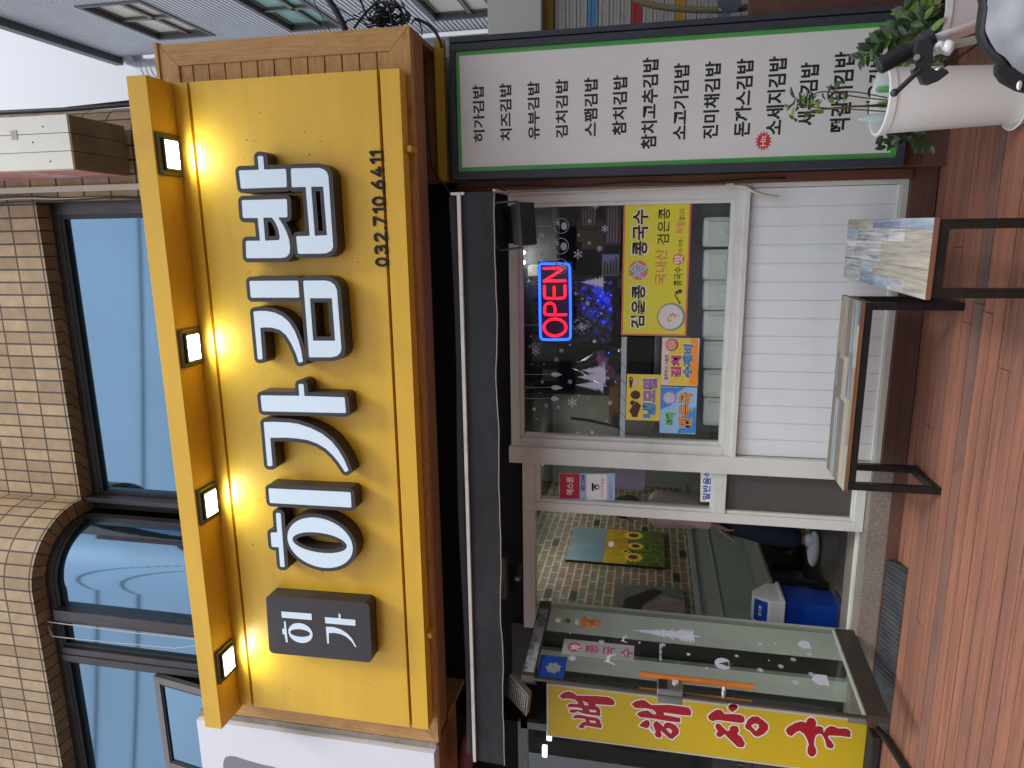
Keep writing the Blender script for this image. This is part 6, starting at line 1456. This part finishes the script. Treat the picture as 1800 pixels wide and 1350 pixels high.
FRS = (Vector((px0-.0065, 0, 0)), Vector((0, -1, 0)), Vector((0, 0, 1)), Vector((-1, 0, 0)))
textfit('맛있는집', 'side_lettering', mat('pale_ink', L((232, 214, 214)), .5), ps, FRS, (-BYR+.12, -py0-.1, pz0+.35, pz0+.55), .001, .02, 0)
b = MB()
for dz in (0, .9): b.box(px0+w3*2-.03, px0+w3*2+.03, py0-.004, py0-.0005, pz0+.42+dz, pz0+.47+dz)
b.build('hinge', mat('hinge', L((176, 160, 148)), .5), ps)
b = MB()
for k, (x, z) in enumerate(((.80, .2), (.57, .18), (.70, .30), (.83, .6))): b.tube([(x, py0-.002, pz0+z), (x, py0+.001, pz0+z)], .006, 8)
b.build('screws', M_black, ps)
b = MB(); b.tube([(px0+.06, BYR-.035, pz0+.4), (px0+.06, BYR+.1, pz0+.4)], .02, 8); b.tube([(px1-.06, BYR-.035, pz0+.4), (px1-.06, BYR+.1, pz0+.4)], .02, 8); b.build('bracket', M_grey, ps)
# overhead cables at the building corner
for k, (a_, c_, r_) in enumerate((((-20, 199), (250, 182), .02), ((-20, 205), (120, 190), .012), ((150, 190), (260, 176), .01))):
    p, q = aX(a_[0], a_[1], 1.085+.01*k), aX(c_[0], c_[1], 1.085+.01*k)
    p, q = aY(a_[0], a_[1], 5.35), aY(c_[0], c_[1], 5.35)
    b = MB(); mid = (p+q)/2+Vector((-.01, 0, 0)); d_ = (p-q); b.tube([p+d_*1.5, p, mid, q, q-d_*.8], r_, 8)
    tag(b.build('overhead_cable', M_dkgrey, None, smooth=True), ['thickest black cable rising along the rounded tiled corner', 'thin black cable beside the thick one at the rounded corner, upper stretch', 'thin black cable beside the thick one at the rounded corner, just above the yellow hood'][k], 'cable')

# ============================================================ STEEL CLAD BUILDING ACROSS THE ALLEY
XS = 2.5
yE = aX(210, 100, XS).y; zE = aX(210, 100, XS).z
sb_ = empty('steel_clad_building', (XS, 6, 0), 'grey building clad in corrugated steel with deep set windows across the alley', 'building')
wins = []
def wcorner(a, c): p, q = aX(a[0], a[1], XS), aX(c[0], c[1], XS); return p.y, p.z, q.z
W_ = [wcorner((280, 67), (373, 62)), wcorner((513, 52), (590, 42)), wcorner((767, 33), (868, 20))]
WW = 1.25
b = MB(); ys = 1.0
ybr = sorted(set([ys, yE])); 
ops = [(yf-1.2, yf, zb, zt) for (yf, zt, zb) in W_]
# wall as strips between openings (openings sorted by height)
def wallwith(mb, y0, y1, z0, z1, ops):
    yc = sorted({y0, y1, *[max(y0, min(y1, v)) for o_ in ops for v in o_[:2]]}); zc = sorted({z0, z1, *[v for o_ in ops for v in o_[2:]]})
    for i in range(len(yc)-1):
        for j in range(len(zc)-1):
            ym, zm = (yc[i]+yc[i+1])/2, (zc[j]+zc[j+1])/2
            if any(o_[0] < ym < o_[1] and o_[2] < zm < o_[3] for o_ in ops): continue
            mb.add([(XS, yc[i+1], zc[j]), (XS, yc[i], zc[j]), (XS, yc[i], zc[j+1]), (XS, yc[i+1], zc[j+1])], [(0, 1, 2, 3)])
print('WINS', W_)
wallwith(b, ys, yE, 0, zE, ops)
b.add([(XS, yE, 0), (XS+6, yE, 0), (XS+6, yE, zE), (XS, yE, zE)], [(0, 1, 2, 3)])
b.build('cladding', M_corr, sb_)
b = MB(); b.box(XS+.25, XS+6, ys, yE-.01, 0, zE-.1); b.build('core', mat('room_dark', (.03, .03, .03), .8), sb_)
b = MB(); b.box(XS-.09, XS+6, ys, yE+.08, zE, zE+.13); b.build('gutter', mat('gutter_grey', L((98, 102, 108)), .45), sb_, bevel=.01)
M_rev = mat('window_reveal_grey', L((110, 112, 118)), .5, var=.1); M_wf = mat('window_frame_white', L((205, 204, 200)), .4, var=.06)
for k, (y0, y1, z0, z1) in enumerate(ops):
    b = MB(); b.box(XS-.015, XS+.24, y0, y1, z1, z1+.05); b.box(XS-.015, XS+.24, y0, y1, z0-.05, z0); b.box(XS-.015, XS+.24, y1, y1+.05, z0-.05, z1+.05); b.box(XS-.015, XS+.24, y0-.05, y0, z0-.05, z1+.05)
    wo = b.build('window', M_rev, sb_)
    b = MB(); xx = XS+.04
    b.box(xx, xx+.04, y0, y1, z1-.05, z1); b.box(xx, xx+.04, y0, y1, z0, z0+.05); b.box(xx, xx+.04, y1-.05, y1, z0, z1); b.box(xx, xx+.04, y0, y0+.05, z0, z1)
    b.box(xx-.02, xx+.04, (y0+y1)/2-.03, (y0+y1)/2+.03, z0, z1); b.box(xx-.02, xx+.04, y0, y1, z0+(z1-z0)*.42-.025, z0+(z1-z0)*.42+.025)
    b.build('sash_frame', mat('sash_dark', L((128, 124, 118)), .4, .3), wo)
    b = MB(); b.box(xx+.012, xx+.02, y0+.01, y1-.01, z0+.01, z1-.01); b.build('window_pane', mat(['frosted_pane', 'green_pane', 'frosted_pane'][k], [L((240, 238, 226)), L((150, 210, 204)), L((190, 188, 176))][k], .3, var=.1, vs=1.5), wo)
# ventilation duct at the eave
du_ = MB(); dx_, dy_ = XS-.16, yE-.06
du_.tube([(XS+.5, dy_+.15, zE-.12), (dx_+.05, dy_+.15, zE-.14), (dx_, dy_+.14, zE-.3), (dx_, dy_+.14, zE-2.6), (dx_, dy_+.14, 3.)], .13, 20)
dk_ = du_
for k in range(34): z = zE-.35-.075*k; dk_.lathe((dx_, dy_+.14, z), [(.13, -.008), (.138, 0), (.13, .008)], 20)
tag(du_.build('ventilation_duct', mat('galvanised', L((206, 210, 214)), .35, .5, var=.08), None, smooth=True), 'pale ribbed ventilation duct running down the far corner of the steel clad building', 'duct')
# lower neighbour on the right behind the menu sign
yN = 6.0
bxs = empty('alley_unit', (2.3, yN, 0), 'low alley unit with white header and striped coloured slat wall beyond the menu sign', 'building')
x_l = aY(900, 62, yN).x; zt, zb = aY(863, 30, yN).z, aY(955, 30, yN).z
x_l = min(aY(863, 70, yN).x, x_l)-.15
MB().box(x_l, 3.6, yN-.12, yN+.3, zb, zt).build('header_panel', mat('white_header', L((222, 222, 212)), .45, var=.02), bxs, bevel=.004)
MB().box(x_l, 3.6, yN-.02, yN+.02, aY(973, 30, yN).z, zb-.002).build('mustard_band', mat('mustard_band', L((152, 112, 38)), .6, var=.2), bxs)
M_sl = {'w': mat('slat_grey', L((196, 193, 186)), .6, var=.08, vs=30, dirt=.4, dcol=L((120, 116, 110)), ds=14), 'b': mat('slat_blue', L((104, 158, 200)), .5), 'r': mat('slat_red', L((196, 66, 66)), .5), 'y': mat('slat_yellow', L((222, 170, 66)), .5)}
ks_ = ['w', 'b', 'r', 'y']; b = MB(); ztop = aY(974, 30, yN).z; pitch = .055; k = 0; z = ztop
seq = 'wwwbwwwrwwwywwwbwwwwwwwwwwwwwww'
pxs = [974+19.3*i for i in range(24)]
for i, xx in enumerate(pxs):
    za, zb2 = aY(xx, 30, yN).z, aY(xx+19.3, 30, yN).z; c_ = seq[i] if i < len(seq) else 'w'; b.cm = ks_.index(c_)
    h3 = (za-zb2-.004)/3
    for j in range(3): b.box(x_l, 3.6, yN+.02+.006*(j % 2), yN+.06, zb2+.002+h3*j+.001, zb2+.002+h3*(j+1)-.001)
b.build('coloured_slats', [M_sl[c_] for c_ in ks_], bxs)
MB().box(x_l, 3.6, yN+.05, yN+.3, 0, zb).build('back_wall', M_dkgrey, bxs)
bd = MB(); p, q = aY(1392, 15, 5.2), aY(1505, -60, 5.2); bd.box(p.x-.12, p.x+.5, 5.2, 5.5, q.z, p.z); tag(bd.build('blue_crate', mat('blue_crate', L((34, 72, 150)), .5, var=.1), None, bevel=.01), 'blue plastic crate standing in the alley beyond the menu sign', 'crate')
# parked scooter: its windshield rim, mirror and grip reach the picture
so_ = empty('scooter', (1.55, 4.75, 0), 'scooter in the alley with olive fairing, round mirror and black grip', 'scooter')
SYv = 4.75
b = MB(); pts = [aY(x, y, SYv) for x, y in ((1085, -30), (1108, -5), (1135, 7), (1180, 15), (1240, 18), (1300, 16), (1345, 5), (1375, -15), (1390, -60))]
b.tube(smoothp([tuple(p) for p in pts], False, 2), .020, 12); b.build('fairing_rim', mat('olive_plastic', L((134, 126, 96)), .4), so_, smooth=True)
b = MB(); c0_ = aY(1283, -1, SYv-.1); b.tube([c0_, c0_+Vector((0, .02, 0))], .072, 28); b.build('mirror', mat('mirror_glass', L((150, 170, 180)), .06, .9), so_, auto=40)
b = MB(); b.tube([aY(1283, -18, SYv-.08), aY(1290, -60, SYv)], .008, 8); b.build('mirror_stalk', M_black, so_)
b = MB(); b.tube([aY(1332, 14, SYv-.05), aY(1335, -8, SYv-.03), aY(1338, -60, SYv)], .018, 12); b.build('grip', M_black, so_, smooth=True)
b = MB(); b.ball((1.75, 5.0, .75), (.18, .5, .35), 20, 14); b.ball((1.75, 5.5, .7), (.15, .45, .18), 18, 10); b.build('body', MATS['olive_plastic'], so_, smooth=True)
b = MB()
for y_ in (4.65, 5.85): b.tube([(1.75, y_+.2*cos(t), .16+.2+.2*sin(t)) for t in [2*pi*k/30 for k in range(31)]], .05, 8)
b.build('wheels', M_black, so_, smooth=True)
# black hanging cables by the fascia box end
r9 = random.Random(13)
tc_ = MB()
for k in range(26):
    a0 = (r9.uniform(645, 700), 45+r9.uniform(-8, 3)); pts = [aY(a0[0], a0[1], 3.9+r9.uniform(-.05, .1))]
    cx_, cy_ = a0
    for j in range(r9.randint(3, 6)):
        cx_ += r9.uniform(-22, 22); cy_ = max(-14, min(44, cy_+r9.uniform(-22, 12))); pts.append(aY(cx_, cy_, 3.9+r9.uniform(-.08, .12)))
    tc_.tube(smoothp([tuple(p) for p in pts], False, 3), r9.choice((.0035, .0045, .006)), 6)
tc_.tube(smoothp([tuple(aY(x, y, 3.85)) for x, y in ((622, 50), (640, 25), (660, 6), (675, 3), (684, 12), (690, 45))], False, 3), .007, 8)
for (x, y) in ((668, 17), (677, 27), (660, 33)): tc_.ball(aY(x, y, 3.88), (.02, .015, .03), 10, 7)
tag(tc_.build('cable_bundle', M_black, None, smooth=True), 'tangled bundle of black cables and connectors at the end of the wooden fascia box', 'cables')
b = MB(); b.tube(smoothp([tuple(aY(x, y, 3.95)) for x, y in ((560, -20), (580, 2), (594, 25), (606, 48), (610, 70))], False, 2), .019, 10); tag(b.build('thick_cable', M_black, None, smooth=True), 'thick black conduit dropping behind the top of the wooden fascia box', 'cable')
b = MB(); b.tube(smoothp([tuple(aY(x, y, 3.95)) for x, y in ((724, 42), (727, 34), (734, 35), (741, 48), (742, 62))], False, 2), .004, 6); b.tube(smoothp([tuple(aY(x, y, 3.95)) for x, y in ((728, 33), (745, 38), (762, 50), (772, 68), (777, 84))], False, 3), .009, 8); tag(b.build('bent_cable', M_black, None, smooth=True), 'black cable arching from the fascia box down to the menu sign', 'cable')
b = MB(); b.tube(smoothp([tuple(aY(x, y, 3.8)) for x, y in ((698, 42), (706, 34), (716, 22), (720, 27), (710, 40), (704, 44))], False, 2), .007, 8); tag(b.build('black_hook', M_black, None, smooth=True), 'black cable loop standing up at the corner of the fascia box', 'cable')
b = MB(); b.tube([tuple(aY(x, y, 4.6)) for x, y in ((545, -10), (580, 55), (600, 90))], .003, 5); b.tube([tuple(aY(x, y, 4.6)) for x, y in ((555, -10), (640, 42), (700, 80))], .004, 5); tag(b.build('thin_wires', M_black, None), 'two thin wires crossing in front of the steel cladding', 'cable')
# opposite side of the street, behind the camera (seen only in reflections)
for k, (x0, x1, z1, cl) in enumerate(((-16, -7, 6.5, (150, 140, 128)), (-6.8, 1.5, 5.2, (172, 168, 160)), (1.7, 9, 6.0, (140, 120, 104)), (9.3, 18, 7.0, (160, 158, 152)))):
    ob2 = empty('street_building', ((x0+x1)/2, -10, -.15), ['tan building opposite at the left', 'pale low building directly opposite the shop', 'brown building opposite at the right', 'grey building opposite at the far right'][k], 'building')
    wl = MB(); wl.box(x0, x1, -14, -10, -.15, z1); wl.build('wall', mat('opp_%d' % k, L(cl), .7, var=.1, vs=1), ob2)
    b = MB(); x = x0+.6
    while x < x1-1.2:
        b.box(x, x+1.1, -9.99, -9.96, 1.0, 2.3); b.box(x, x+1.1, -9.99, -9.96, 3.5, 4.7); x += 1.8
    b.build('window', mat('opp_glass', (.05, .06, .07), .1), ob2)
for k in range(2):
    b = MB(); b.tube([(x, -1.5-.03*x, 10.0+.9*k-.10*x+.004*(x+2)**2) for x in range(-20, 21, 1)], .028, 8)
    tag(b.build('overhead_cable', M_black, None, smooth=True), ['lower power line over the street mirrored in the upper windows', 'upper power line over the street mirrored in the upper windows'][k], 'cable')
